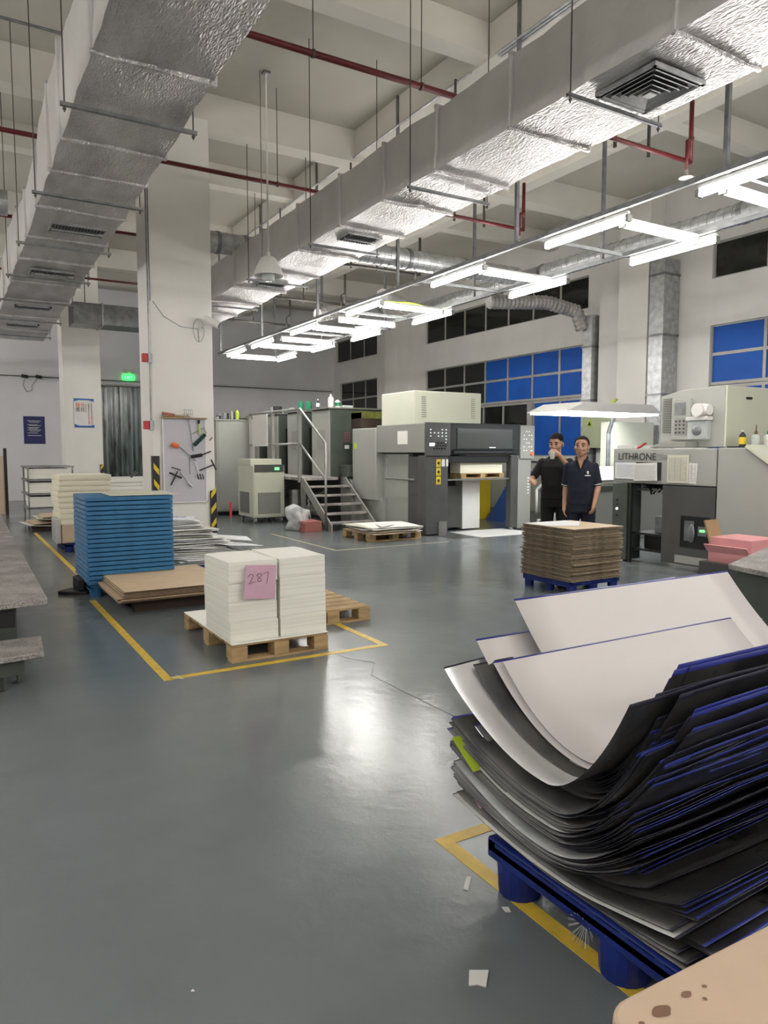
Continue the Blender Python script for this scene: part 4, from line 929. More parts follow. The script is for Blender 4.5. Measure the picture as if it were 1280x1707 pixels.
for i in range(4): plate(1.745+.02*i, 1.34+.035*i, 1.60, .550+.003*i, 1.99-.01*i, .735-.008*i, 1.27+.006*i, .955-.004*i, 'platewhite', rot=.012*i, label='white coated plate nested %s below the topmost one, seen at its right end' % nth(4-i), cat='printing plate', group='white plates nested below the topmost')
tp = plate(1.70, 1.35, 1.60, .566, 2.02, .79, 1.275, .965, 'platewhite', rim='platerim', label='topmost white coated printing plate with blue edge, curled like a trough', cat='printing plate')
plate(2.5, 1.1, 2.4, .66, 2.75, .80, 2.2, .66, 'platewhite', p=(1.3, 1.5), tilt=.02, label='white plate corner poking up behind the curled pile', cat='printing plate')
# register holes on the topmost plate
b = B()
for y, dx in ((1.46, 0), (1.43, .03), (1.48, -.04), (1.52, -.08), (1.455, .015)):
    z = .566+(.965-.566)*((1.60-y)/(1.60-1.275))**1.9
    b.cyl((1.84+dx, y, z-.002), (1.84+dx, y+.002, z+.003), .004, 8)
b.obj('punch_holes', 'ink', tp)
for i, (x, y, z, m, lb) in enumerate(((1.52, 2.06, .475, 'lime', 'yellow green film scrap tucked in left side of the plate pile'), (1.52, 2.02, .36, 'pink', 'pinkish torn film tucked in left side of the plate pile'))):
    b = B().box(x, x+.12, y-.12, y+.03, z, z+.002, rot=Matrix.Rotation(.55, 3, 'X')); b.obj('film_scrap', m, label=lb, cat='film')
blob((1.66, 1.50, .262), (.028, .02, .006), 'brown', 'adhesive_blob', 'reddish brown glue lump lying on low curled plate', 'debris', .3, 20, 16)
B().box(1.66, 1.86, 2.0, 2.11, .1905, .1965).obj('blue_sheet', 'bluetray', label='bright blue sheet corner under the bottom plates', cat='sheet')
for i in range(10):
    plate(1.66+.05*i, 1.1, 1.25, .196+.013*i, 1.6, .20+.012*i, .93+.022*i+.03*(i % 2), .205+.022*i, ['plateback', 'darkwood', 'plateback', 'galvdark', 'plateback'][i % 5], wob=.02, p=(2, 1.6), rim='platerim2', label='crumpled plate at the near foot of the pile, %s from the pallet' % nth(i+1), cat='printing plate', group='crumpled plates at the near foot')
b = B()
for k_ in range(26):
    a = rnd(0, 6.3); b.tube([(1.61+.0, 1.50, .12), (1.585+rnd(-.008, .0), 1.50+.05*math.cos(a), .10+.05*math.sin(a))], .0012, 4)
b.obj('shredded_film', 'galv', label='whitish torn film bunch stuck on the blue pallet foot', cat='debris', kind='stuff')
# ---------------- foreground table ----------------
r = root('work_table', (1.3, .25, 0), 'worn wooden table corner at the lower right edge of the picture', 'table')
def rr(x0, x1, y0, y1, rad, n=8):
    P = []
    for cx_, cy_, a0 in ((x1-rad, y1-rad, 0), (x0+rad, y1-rad, 90), (x0+rad, y0+rad, 180), (x1-rad, y0+rad, 270)):
        for i in range(n+1): a = math.radians(a0+90*i/n); P.append((cx_+rad*math.cos(a), cy_+rad*math.sin(a)))
    return P
# coarse outline turned slightly against the room axes
ca, sa = math.cos(math.radians(-1.5)), math.sin(math.radians(-1.5))
P = [(.715+(x-.715)*ca-(y-.645)*sa, .645+(x-.715)*sa+(y-.645)*ca) for x, y in rr(.715, 2.0, -.05, .645, .05)]
B().prism(P, 2, .772, .80).obj('table_top', 'tabletop', r, bev=.006)
for x in (.85, 1.85):
    for y in (.05, .5): B().box(x, x+.06, y, y+.06, 0, .772).obj('leg', 'darkwood', r)
B().box(.86, 1.9, .08, .10, .68, .772).box(.86, 1.9, .52, .54, .68, .772).obj('apron', 'darkwood', r)
b = B()
for cx_, cy_, rx_, ry_ in ((.79, .60, .016, .009), (.845, .603, .009, .005), (.88, .60, .004, .003), (.75, .60, .005, .003), (.86, .585, .003, .003)):
    vs = [b.bm.verts.new((cx_+rx_*math.cos(a)*(1+.3*noise.noise(Vector((a, cx_*9, 0)))), cy_+ry_*math.sin(a)*(1+.4*noise.noise(Vector((a*1.3, cy_*9, 4)))), .8007)) for a in [j*math.pi/8 for j in range(16)]]
    b.bm.faces.new(vs)
b.obj('stain', 'brown', r)
MATS['brown'].node_tree.nodes['Principled BSDF'].inputs['Base Color'].default_value = (.16, .08, .045, 1)
# scraps on floor
def scrap(pts, label, m='white', name='paper_scrap', z=.004):
    b = B(); b.prism(pts, 2, .001, z); return b.obj(name, m, label=label, cat='paper scrap')
scrap([(1.27, 1.64), (1.32, 1.61), (1.27, 1.56), (1.255, 1.58), (1.23, 1.59)], 'white square paper scrap on floor near the bottom of the picture')
scrap([(1.555, 2.03), (1.57, 2.02), (1.51, 1.96), (1.50, 1.975)], 'small torn white strip on floor beside the yellow line')
scrap([(1.55, 1.825), (1.57, 1.815), (1.56, 1.79), (1.545, 1.80)], 'tiny white chip on the yellow floor line')
scrap([(.53, 1.98), (.537, 1.985), (.54, 1.975)], 'tiny white speck on open floor')
B().tube([(1.23, 4.95, .006), (1.3, 4.85, .01), (1.28, 4.98, .006)], .002, 4).obj('plastic_strap', 'white', label='thin loose strap end at the yellow line corner', cat='strap')
# ---------------- stack of white reams ----------------
px0, px1, py0, py1 = 1.71, 2.49, 5.05, 6.32
wood_pallet(px0, px1, py0, py1, 0, 'wooden pallet under the white paper reams', .135)
B().box(px0, px1, py0, py1, .136, .142).obj('cover_sheet', 'paper', label='white cover sheet lying on the pallet under the reams', cat='paper')
cols = [(1.71, 2.085, [(.145, .285), (.287, .43), (.432, .585), (.587, .735)]), (2.105, 2.485, [(.145, .29), (.292, .44), (.442, .60), (.602, .74)])]
names = ['lowest', 'second lowest', 'second highest', 'topmost']
for c, (x0, x1, zz) in enumerate(cols):
    for i, (z0, z1) in enumerate(zz):
        random.seed(c*10+i); dx = rnd(-.015, .015); dy = rnd(-.018, .018); sh = -.012 if (c == 0 and i == 2) else 0
        b = B().box(x0+dx*.4+sh, x1+dx*.4+sh, py0+.03+dy, py0+.62+dy, z0, z1, mi=1, top=0)
        bmesh.ops.subdivide_edges(b.bm, edges=b.bm.edges[:], cuts=7, use_grid_fill=True)
        for v in b.bm.verts: 
            v.co.x += noise.noise(Vector((0, i+c, v.co.z*40)))*.0013; v.co.y += noise.noise(Vector((5, i+c, v.co.z*40)))*.001
            if v.co.z > z1-.001: v.co.z += (noise.noise(Vector((v.co.x*4, v.co.y*3, i+c)))*.5+.2)*.008*(1 if i < 3 else 2.2)
        o = b.obj('paper_ream', ['paper', 'reamedge'], label='white paper ream, %s in the %s column of the stack' % (names[i], ['left', 'right'][c]), cat='paper ream', group='white paper reams on the pallet')
b = B().box(1.805, 2.045, py0-.005, py0+.0, .462, .712); r = b.obj('paper_tag', 'pink', label='pink paper tag with handwritten number on the reams', cat='paper tag')
r.rotation_euler = (0, math.radians(4), 0)
b = B(); T = lambda pts: b.tube([(x+.02+(x-1.88)*.15, py0-.007, z-.015) for x, z in pts], .0014, 5)
T([(1.825, .645), (1.84, .665), (1.86, .66), (1.855, .635), (1.835, .60), (1.83, .595), (1.85, .60), (1.872, .607)])
T([(1.915, .66), (1.895, .665), (1.885, .65), (1.90, .635), (1.918, .62), (1.912, .605), (1.895, .605), (1.89, .62), (1.905, .635), (1.92, .65), (1.915, .663)])
T([(1.93, .66), (1.945, .668), (1.965, .672), (1.96, .64), (1.955, .60), (1.95, .585)])
b.bm.verts.ensure_lookup_table()
b.obj('handwritten_number', 'ink', r)
wood_pallet(2.52, 3.27, 5.76, 6.75, 0, 'empty wooden pallet partly hidden behind the white reams', .13)
# ---------------- plywood boards on low skid ----------------
for i in range(9):
    random.seed(40+i); dx, dy = rnd(-.025, .025), rnd(-.03, .03)
    z = .115+i*.0135; top = i == 8
    if i < 8: dx -= .04*(i < 4)
    B().box(1.35+dx, 2.42+dx, 7.06+dy, 8.4+dy, z, z+.0095, mi=1, top=0).obj('plywood_board', ['ply', 'plyedge'], label='topmost pale plywood board beside the blue trays' if top else 'brown edged plywood board beside the blue trays, %s up from its skid' % nth(i+1), cat='board', group=None if top else 'plywood boards in the low stack', bev=.002, seg=1)
for i, y in enumerate((7.2, 8.0)): B().box(1.47, 2.4, y, y+.12, 0, .115).obj('wooden_skid', 'darkwood', label='dark wooden skid beam under the low plywood stack, %s one' % ['front', 'rear'][i], cat='skid')
# ---------------- blue tray stack ----------------
x0, x1, y0, y1 = 1.20, 2.10, 8.12, 9.05
def tray():
    z = 0; r = root('plastic_tray', ((x0+x1)/2, (y0+y1)/2, 0), '', 'tray', 'blue plastic trays in the tall stack')
    B().box(x0, x1, y0, y1, .003, .0435).obj('tray_body', 'bluetray', r, bev=.004, seg=1)
    b = B()
    for k_ in range(7): b.box(x0-.004, x0+.002, y0+.06+k_*.125, y0+.15+k_*.125, .014, .036)
    b.obj('side_recess', 'bluetrayedge', r)
    return r
tr = tray()
for i in range(19):
    random.seed(60+i); o = tr if i == 0 else dup(tr)
    o.location = ((x0+x1)/2+rnd(-.002, .002), (y0+y1)/2+rnd(-.002, .002), .135+i*.0492); o['label'] = 'plain blue plastic tray, %s up from the floor in the tall stack' % nth(i+1) if 0 < i < 18 else ('topmost blue plastic tray with scuffed top' if i == 18 else 'lowest blue plastic tray of the tall stack')
blue_pallet(1.22, 2.08, 8.15, 9.0, .135, 'mid blue pallet carrying the tall tray stack', foot=.13, mat='bluetray')
B().box(1.46, 2.17, 8.14, 8.9, 1.072, 1.079, rot=Matrix.Rotation(-.03, 3, 'Z')).obj('white_board', 'offwhite', label='thin whitish board lying on top of the blue tray stack', cat='board')
B().prism([(1.12, 8.35), (1.22, 8.35), (1.22, 8.75), (1.0, 8.62), (.94, 8.52)], 2, 0, .035).prism([(1.14, 8.4), (1.2, 8.4), (1.2, 8.8), (1.12, 8.7)], 2, .035, .16).obj('black_bag', 'black', label='black tool bag on floor left of the tray stack', cat='bag', bev=.01)
# ---------------- heap of waste sheets by column ----------------
blue_pallet(2.25, 3.35, 8.7, 10.2, .13, 'blue pallet under the heap of waste sheets by the column', foot=.12)
for i in range(34):
    random.seed(80+i); t = i/33; a = rnd(-.3, .3); cx_ = 2.85-.36*t+rnd(-.05, .05); cy_ = 9.40+.35*t+rnd(-.08, .08); s_ = .50-.22*t
    z = .132+.0155*i
    lb = 'white waste sheet low in the heap by the column, %s up from its pallet' % nth(i+1) if i < 17 else 'white waste sheet high in the heap by the column, %s up from its pallet' % nth(i+1)
    if i == 33: lb = 'topmost waste sheet with blue print on the heap by the column'
    b = B(); b.box(-s_, s_, -s_*1.05, s_*1.05, 0, .008, mi=0)
    bmesh.ops.subdivide_edges(b.bm, edges=b.bm.edges[:], cuts=5, use_grid_fill=True)
    R_ = Matrix.Rotation(a, 3, 'Z')
    for v in b.bm.verts:
        v.co = R_ @ v.co+Vector((cx_, cy_, z)); v.co.z += max(0, noise.noise(v.co*1.6+Vector((0, 0, i))))*.025
    b.obj('waste_sheet', ['paper', 'printed', 'white', 'paper'][i % 4], label=lb, cat='waste sheet', group='waste sheets heaped by the column, %s part' % ('lower' if i < 17 else 'upper') if i < 33 else None)
for (x, y, z, s_) in ((2.50, 9.62, .685, .06), (2.60, 9.55, .685, .04)): B().box(x-s_, x+s_, y-s_*.5, y+s_*.5, z, z+.003).obj('blue_print_scrap', 'brightblue', label='small blue printed scrap on top of the waste heap', cat='paper scrap', group='blue scraps on the waste heap')
for i, (x, y) in enumerate(((3.2, 9.2), (3.3, 9.7))): 
    b = B().box(x-.3, x+.25, y-.25, y+.25, .33+.03*i, .336+.03*i, rot=Matrix.Rotation(.3-.5*i, 3, 'Z') @ Matrix.Rotation(.1, 3, 'Y')); b.obj('waste_sheet', 'printed', label=['bent printed sheet hanging off the right side of the waste heap', 'printed sheet behind the bent one right of the waste heap'][i], cat='waste sheet')
# red tipped rod
r = root('marker_rod', (3.42, 10.05, 0), 'thin rod with red tip standing right of the near column', 'rod')
B().cyl((3.42, 10.05, .03), (3.42, 10.05, .60), .006, 8).obj('rod_shaft', 'galvdark', r); B().cyl((3.42, 10.05, .60), (3.42, 10.05, .83), .016, 10).obj('red_tip', 'red', r); B().cyl((3.42, 10.05, 0), (3.42, 10.05, .03), .08, 16).obj('base', 'black', r)
# column corner guards
def guard(x, y, z1, label, w_=.10, flip=1, side='r'):
    r = root('corner_guard', (x, y, 0), label, 'corner guard')
    B().box(x-w_/2, x+w_/2, y-.014, y, 0.02, z1).box(x+(w_/2-.014 if side == 'r' else -w_/2), x+(w_/2 if side == 'r' else -w_/2+.014), y, y+.1, .02, z1).obj('rubber_strip', 'black', r, bev=.004)
    z = .12; b = B()
    while z < z1-.12:
        b.prism([(x-w_*.38, z), (x+w_*.38, z+.10*flip), (x+w_*.38, z+.10*flip+.085), (x-w_*.38, z+.085)], 1, y-.017, y-.013); z += .235
    b.obj('yellow_chevron', 'yellow', r)
guard(3.43, 10.88, .95, 'black and yellow corner guard on right edge of the near column')
guard(2.585, 10.88, 1.48, 'black and yellow corner guard on left edge of the near column', flip=-1, side='l')
guard(3.43, 20.28, 1.2, 'black and yellow corner guard on the far column')
# ---------------- pegboard with tools ----------------
px, py = 2.69, 10.87
r = root('pegboard', (3.01, py, .79), 'white perforated pegboard fixed on the near column', 'pegboard')
B().box(2.69, 3.33, py, py+.015, .79, 2.03).obj('perforated_sheet', 'pegs', r); B().box(2.67, 3.34, py-.06, py+.02, 2.03, 2.045).obj('top_shelf', 'wood', r)
B().box(2.685, 2.70, py-.006, py+.02, .78, 2.03).box(3.32, 3.335, py-.006, py+.02, .78, 2.03).box(2.685, 3.335, py-.006, py+.02, .78, .795).obj('edge_frame', 'lampwhite', r)
yy = py-.03
def tool(name, label, parts):
    r = root(name, (parts[0][1][0][0], yy, parts[0][1][0][1]), label, 'tool')
    for pn, pts, rad, m in parts: B().tube([(x, yy, z) for x, z in pts], rad, 8).obj(pn, m, r)
    return r
P2 = lambda u, v: (2.555+(u-258)*.00923+.0*(v), 3.44-(v-540)*.00893)
tool('hooked_rod', 'orange headed long rod slanting across the pegboard', [('rod_shaft', [P2(295, 742), P2(325, 768)], .008, 'galvdark'), ('orange_head', [P2(286, 740), P2(296, 744)], .035, 'orange')])
tool('heat_gun', 'black pistol tool with thin nozzle on the pegboard', [('tool_body', [P2(316, 761), P2(334, 758)], .025, 'black'), ('nozzle', [P2(334, 758), P2(349, 752)], .01, 'black')])
tool('hand_brush', 'dark green brush hanging at upper right of the pegboard', [('brush_head', [P2(322, 742), P2(340, 724)], .028, 'darkgreen')])
tool('screwdriver', 'black and yellow handled screwdriver on the pegboard', [('handle', [P2(330, 700), P2(330, 706)], .018, 'black'), ('yellow_grip', [P2(330, 706), P2(331, 722)], .014, 'lime'), ('blade', [P2(331, 722), P2(333, 735)], .005, 'steel')])
tool('wire_hook', 'tangled steel wire hooks beside the brush', [('wire', [P2(318, 723), P2(328, 718), P2(338, 712), P2(342, 722), P2(336, 727)], .006, 'steel')])
tool('long_spanner', 'long thin steel bar hanging in pegboard middle', [('bar', [P2(312, 690), P2(318, 735), P2(320, 752)], .007, 'galvdark')])
tool('t_handle_wrench', 'black T-handled wrench at right of pegboard', [('shaft', [P2(330, 784), P2(352, 775)], .01, 'black'), ('t_handle', [P2(349, 766), P2(357, 783)], .012, 'black')])
tool('clamp', 'black clamp with crossing bars at left of the pegboard', [('jaw', [P2(281, 787), P2(300, 796)], .014, 'black'), ('bar', [P2(294, 785), P2(283, 808)], .01, 'black'), ('screw', [P2(284, 778), P2(299, 783)], .007, 'black')])
tool('steel_spanner', 'shiny steel spanner with open end low on pegboard', [('shaft', [P2(298, 786), P2(312, 806)], .01, 'galv'), ('jaw', [P2(312, 806), P2(317, 811)], .018, 'galv')])
for i in range(3): tool('hex_key', 'black hex key hanging in row right of pegboard centre', [('key', [P2(326+i*4, 790), P2(328+i*4, 799)], .008, 'black')])['group'] = 'hex keys on the pegboard'
tool('steel_rod', 'thin steel rod hanging down the pegboard centre', [('shaft', [P2(313, 762), P2(314, 790)], .006, 'galvdark')])
tool('ring_spanner', 'light ring spanner hanging below black pistol tool', [('shaft', [P2(322, 768), P2(328, 788)], .009, 'white')])
tool('tape_roll', 'small tan tape roll on column beside the pegboard', [('roll', [(3.395, P2(345, 731)[1]), (3.40, P2(345, 731)[1]-.004)], .035, 'brownbox')])
yy = py-.035
r = tool('wooden_mallet', 'dark wooden handled tool lying on pegboard shelf, left end', [('handle', [(2.68, 2.10), (2.86, 2.075)], .022, 'salmon'), ('blade', [(2.86, 2.075), (3.05, 2.065)], .008, 'steel')])
tool('wooden_rod', 'brown wooden rod lying along the pegboard shelf', [('rod_shaft', [(2.70, 2.065), (3.08, 2.06)], .014, 'wood')])
b = B()
for z in (2.05, 2.10, 2.16): b.tube([(3.0, py-.06, z), (3.12, py-.06, z), (3.12, py, z), (3.0, py, z), (3.0, py-.06, z)], .003, 5)
for x in (3.0, 3.03, 3.06, 3.09, 3.12): b.cyl((x, py-.06, 2.05), (x, py-.06, 2.16), .003, 5)
b.obj('wire_basket', 'steel', label='small wire basket on top of the pegboard', cat='basket')
# ---------------- board stack on blue pallet, in front of the men ----------------
blue_pallet(5.68, 6.42, 5.62, 6.4, .150, 'dark blue pallet under the brown cardboard sheets', foot=.10)
n = 30
for i in range(n):
    random.seed(200+i); dx, dy = rnd(-.02, .02), rnd(-.02, .02)
    z = .148+i*.0192; a = rnd(-.02, .02); top = i == n-1
    R_ = Matrix.Rotation(a, 3, 'Z')
    B().box(5.66+dx, 6.42+dx, 5.60+dy, 6.40+dy, z, z+.0135, mi=1, top=0, rot=R_).obj('brown_board', ['cardtop', 'cardedge'], label='topmost tan board of the brown board stack' if top else 'brown board in the stack before the two men, %s up from the pallet' % nth(i+1), cat='board', group=None if top else 'brown boards before the two men')
zt = .148+n*.0192-.004
B().prism([(5.70, 6.0), (6.0, 5.85), (6.38, 6.2), (6.3, 6.38), (5.68, 6.38)], 2, zt, zt+.002).obj('printed_sheet', 'printed', label='pale printed sheet lying on the brown board stack', cat='paper')
# ---------------- far pallet with scrap sheets ----------------
wood_pallet(6.1, 7.15, 10.75, 11.75, 0, 'wooden pallet with scrap sheets in front of the far press', .13)
for i in range(9):
    random.seed(300+i); a = rnd(-.2, .2); c = Vector((6.6+rnd(-.06, .06), 11.2+rnd(-.1, .1), .133+i*.012)); b = B().box(-.55+rnd(0, .12), .55-rnd(0, .12), -.5, .5-rnd(0, .1), 0, .006)
    bmesh.ops.subdivide_edges(b.bm, edges=b.bm.edges[:], cuts=5, use_grid_fill=True); R_ = Matrix.Rotation(a, 3, 'Z')
    for v in b.bm.verts: v.co = R_ @ v.co+c; v.co.z += noise.noise(v.co*1.5+Vector((0, 0, i*3)))*.012+.006
    b.obj('scrap_sheet', ['cardtop', 'paper', 'cardtop', 'offwhite', 'printed', 'pressgray', 'paper', 'offwhite', 'paper'][i], label='topmost whitish scrap sheet on the far wooden pallet' if i == 8 else 'scrap sheet on the far wooden pallet, %s up from its deck' % nth(i+1), cat='scrap sheet', group=None if i == 8 else 'scrap sheets on the far pallet')
B().prism([(6.25, 10.6), (6.75, 10.95), (6.45, 11.2)], 2, .262, .266).obj('printed_sheet', 'printed', label='white pointed sheet with blue print overhanging the far pallet', cat='paper')
# ---------------- stacks beyond the blue trays ----------------
blue_pallet(1.45, 2.2, 12.0, 13.0, .14, 'blue pallet under the cream paper stack at left', foot=.12)
B().box(1.42, 2.2, 12.0, 12.95, .145, .42, mi=1, top=0).obj('wrapped_bundle', ['cardtop', 'cardtop'], label='grey brown wrapped bundle under the cream paper stack', cat='bundle', bev=.01)
for i in range(9):
    random.seed(400+i); dx = rnd(-.02, .02)
    B().box(1.40+dx, 2.15+dx, 12.02, 12.95, .425+i*.085, .505+i*.085, mi=1, top=0).obj('paper_ream', ['paper2', 'reamedge2'], label='cream paper ream beyond the blue trays, %s up from the grey brown bundle' % nth(i+1), cat='paper ream', group='cream paper reams at left', bev=.003)
B().box(1.33, 1.41, 12.0, 12.5, .14, .52).obj('plastic_wrap', 'bagplastic', label='whitish crumpled wrap on left side of the cream stack', cat='wrap', bev=.02)
wood_pallet(1.7, 2.6, 10.3, 11.2-.35, 0, 'low wooden board pallet behind the blue trays', .10, solid=True)
# low stack of boards beyond
r = root('board_rack', (1.75, 17.5, 0), 'low rack of bent boards by the far wall at left', 'rack')
for z in (.32, .62, .92, 1.20): B().box(1.35, 2.3, 17, 18.2, z, z+.03).obj('shelf_board', 'galvdark', r)
for x in (1.38, 2.25): B().box(x, x+.03, 17, 17.03, 0, 1.2).box(x, x+.03, 18.1, 18.13, 0, 1.2).obj('upright', 'galvdark', r)
for i, z in enumerate((.36, .66, .96)): B().box(1.42, 2.2, 17.05, 18.0, z, z+.22, mi=1, top=0).obj('paper_ream', ['paper', 'reamedge'], label='white paper bundle on the %s shelf of the low rack' % ['lower', 'middle', 'upper'][i], cat='paper ream')
for i in range(4):
    B().box(1.2+.1*i, 1.9+.1*i, 15.4, 16.4, .10+.06*i, .115+.06*i, rot=Matrix.Rotation(.12-.05*i, 3, 'Z') @ Matrix.Rotation(.05*(-1)**i, 3, 'Y')).obj('loose_board', ['offwhite', 'cardtop'][i % 2], label='loose bent board before the low rack, %s from the floor' % nth(i+1), cat='board', group='loose boards before the low rack')
B().box(1.3, 2.2, 15.45, 16.3, 0, .09).obj('low_skid', 'darkwood', label='dark low skid under loose boards at left', cat='skid')
# white boards pallet at col 2
wood_pallet(2.45, 3.7, 14.5, 15.6, 0, 'wooden pallet carrying the white boards before the far column', .13)
for i in range(12):
    random.seed(500+i); dx = rnd(-.02, .02); B().box(2.45+dx, 3.75+dx, 14.5+dx, 15.6+dx, .135+i*.075, .205+i*.075, mi=1, top=0).obj('white_board', ['white', 'reamedge'], label='white board block before the far column, %s up from its wooden pallet' % nth(i+1), cat='board', group='white boards before the far column')
r = root('framed_board', (3.65, 14.8, 1.04), 'small framed beige board standing on the white board stack', 'board')
B().box(3.42, 3.80, 14.78, 14.8, 1.06, 1.32).obj('panel', 'offwhite', r); B().box(3.40, 3.82, 14.775, 14.805, 1.04, 1.06).box(3.40, 3.82, 14.775, 14.805, 1.32, 1.335).box(3.8, 3.82, 14.775, 14.805, 1.04, 1.33).obj('frame', 'darkwood', r)
B().tube([(3.0, 14.7, 1.05), (3.12, 14.7, 1.15)], .03, 8).obj('glove_roll', 'pressdark', label='dark rolled item on white board stack', cat='roll')
# leaning boards at far left
r = root('partition_board', (.8, 20.2, 0), 'faded reddish board leaning at the left edge of the picture', 'board')
B().box(.2, 1.13, 20.2, 20.24, 0, 1.43).obj('panel', 'cardtop', r); B().box(1.13, 1.20, 20.18, 20.26, 0, 1.62).obj('post', 'black', r)
# ---------------- left machine with step ----------------
r = root('machine_step', (.1, 7, 0), 'stippled grey machine platform at the left edge', 'platform')
B().prism([(.555, 5.66), (.56, 5.7), (.70, 14.8), (-.6, 14.8), (-.6, 5.50)], 2, .455, .50).obj('top_plate', 'tread', r, bev=.006)
B().prism([(.36, 5.75), (.45, 14.7), (-.6, 14.7), (-.6, 5.68)], 2, .2, .455).obj('skirt', 'pressgreen', r)
B().prism([(.47, 5.12), (.50, 5.60), (-.5, 5.52), (-.5, 4.98)], 2, .215, .25).obj('lower_step', 'tread', r, bev=.005)
B().prism([(.36, 5.2), (.38, 5.6), (-.5, 5.5), (-.5, 5.1)], 2, .10, .215).obj('step_box', 'pressgreen', r)
for x, y in ((.24, 5.22), (.33, 5.36), (.05, 5.18)): B().cyl((x, y, 0), (x, y, .12), .009, 8).cyl((x, y, 0), (x, y, .01), .025, 10).obj('levelling_foot', 'rod', r)
B().box(.1, .35, 5.735, 5.745, .30, .42).obj('vent', 'black', r)
# ---------------- the two men ----------------
def limb(b, pts, rad, mi=0):
    pts = [Vector(p) for p in pts]
    for i, (a, c) in enumerate(zip(pts, pts[1:])): b.cyl(a, c, rad[i], 14, r2=rad[i+1], mi=mi)
    for p, r_ in zip(pts, rad): b.sph(p, (r_*1.005,)*3, 14, mi=mi)
def loft(b, secs, seg=24):
    rings = []
    for (cx_, cy_, z, rx_, ry_) in secs:
        ring = []
        for i in range(seg):
            a = 2*math.pi*i/seg; c, s = math.cos(a), math.sin(a); e = .82
            ring.append(b.bm.verts.new((cx_+rx_*abs(c)**e*(1 if c >= 0 else -1), cy_+ry_*abs(s)**e*(1 if s >= 0 else -1), z)))
        rings.append(ring)
    fs = []
    for a, c in zip(rings, rings[1:]):
        for i in range(seg): fs.append(b.bm.faces.new((a[i], a[(i+1) % seg], c[(i+1) % seg], c[i])))
    fs += [b.bm.faces.new(rings[0][::-1]), b.bm.faces.new(rings[-1])]
    bmesh.ops.recalc_face_normals(b.bm, faces=fs)
def fuse(b, name, mat, par, vox, it=3, label=None):   # one continuous surface from overlapping volumes
    me = bpy.data.meshes.new('t'); b.bm.to_mesh(me); b.bm.free(); o = bpy.data.objects.new('t', me); COL.objects.link(o)
    m = o.modifiers.new('r', 'REMESH'); m.mode = 'VOXEL'; m.voxel_size = vox
    s = o.modifiers.new('s', 'SMOOTH'); s.iterations = it; s.factor = .5
    bpy.context.view_layer.update()
    me2 = bpy.data.meshes.new_from_object(o.evaluated_get(bpy.context.evaluated_depsgraph_get())); bpy.data.objects.remove(o)
    me2.name = name; me2.materials.clear(); me2.materials.append(MATS[mat])
    for p in me2.polygons: p.use_smooth = True
    n = bpy.data.objects.new(name, me2); COL.objects.link(n); n.parent = par
    if label: n['label'] = label
    return n
def hand(b, wrist, dirn, palm, curl, side, s=1.0):
    # dirn: along the fingers, palm: palm normal; side: +1/-1 which way the thumb lies
    d = Vector(dirn).normalized(); n = Vector(palm).normalized(); n = (n-d*n.dot(d)).normalized(); t = d.cross(n)*side; w_ = Vector(wrist)
    limb(b, [w_, w_+d*.04], [.026*s, .027*s])
    for k_ in range(4):
        off = t*(.030-.020*k_)*s; base = w_+d*.075*s+off
        limb(b, [w_+d*.02+off*.6, base], [.018*s, .0135*s])
        L_ = [.070, .078, .072, .056][k_]*s; dd = d.copy(); p = base; pts = [p]
        for j, f in enumerate((.45, .32, .23)):
            ang = curl*(.5+.35*j); dd = (dd*math.cos(ang)+n*math.sin(ang)).normalized(); p = p+dd*L_*f; pts.append(p)
        limb(b, pts, [.0095*s, .009*s, .0085*s, .0075*s])
    th = [w_+d*.02*s+t*.02*s, w_+d*.055*s+t*.045*s+n*.012*s, w_+d*.08*s+t*.048*s+n*(.012+.02*curl)*s, w_+d*.10*s+t*.040*s+n*(.012+.035*curl)*s]
    limb(b, th, [.014*s, .012*s, .0105*s, .009*s])
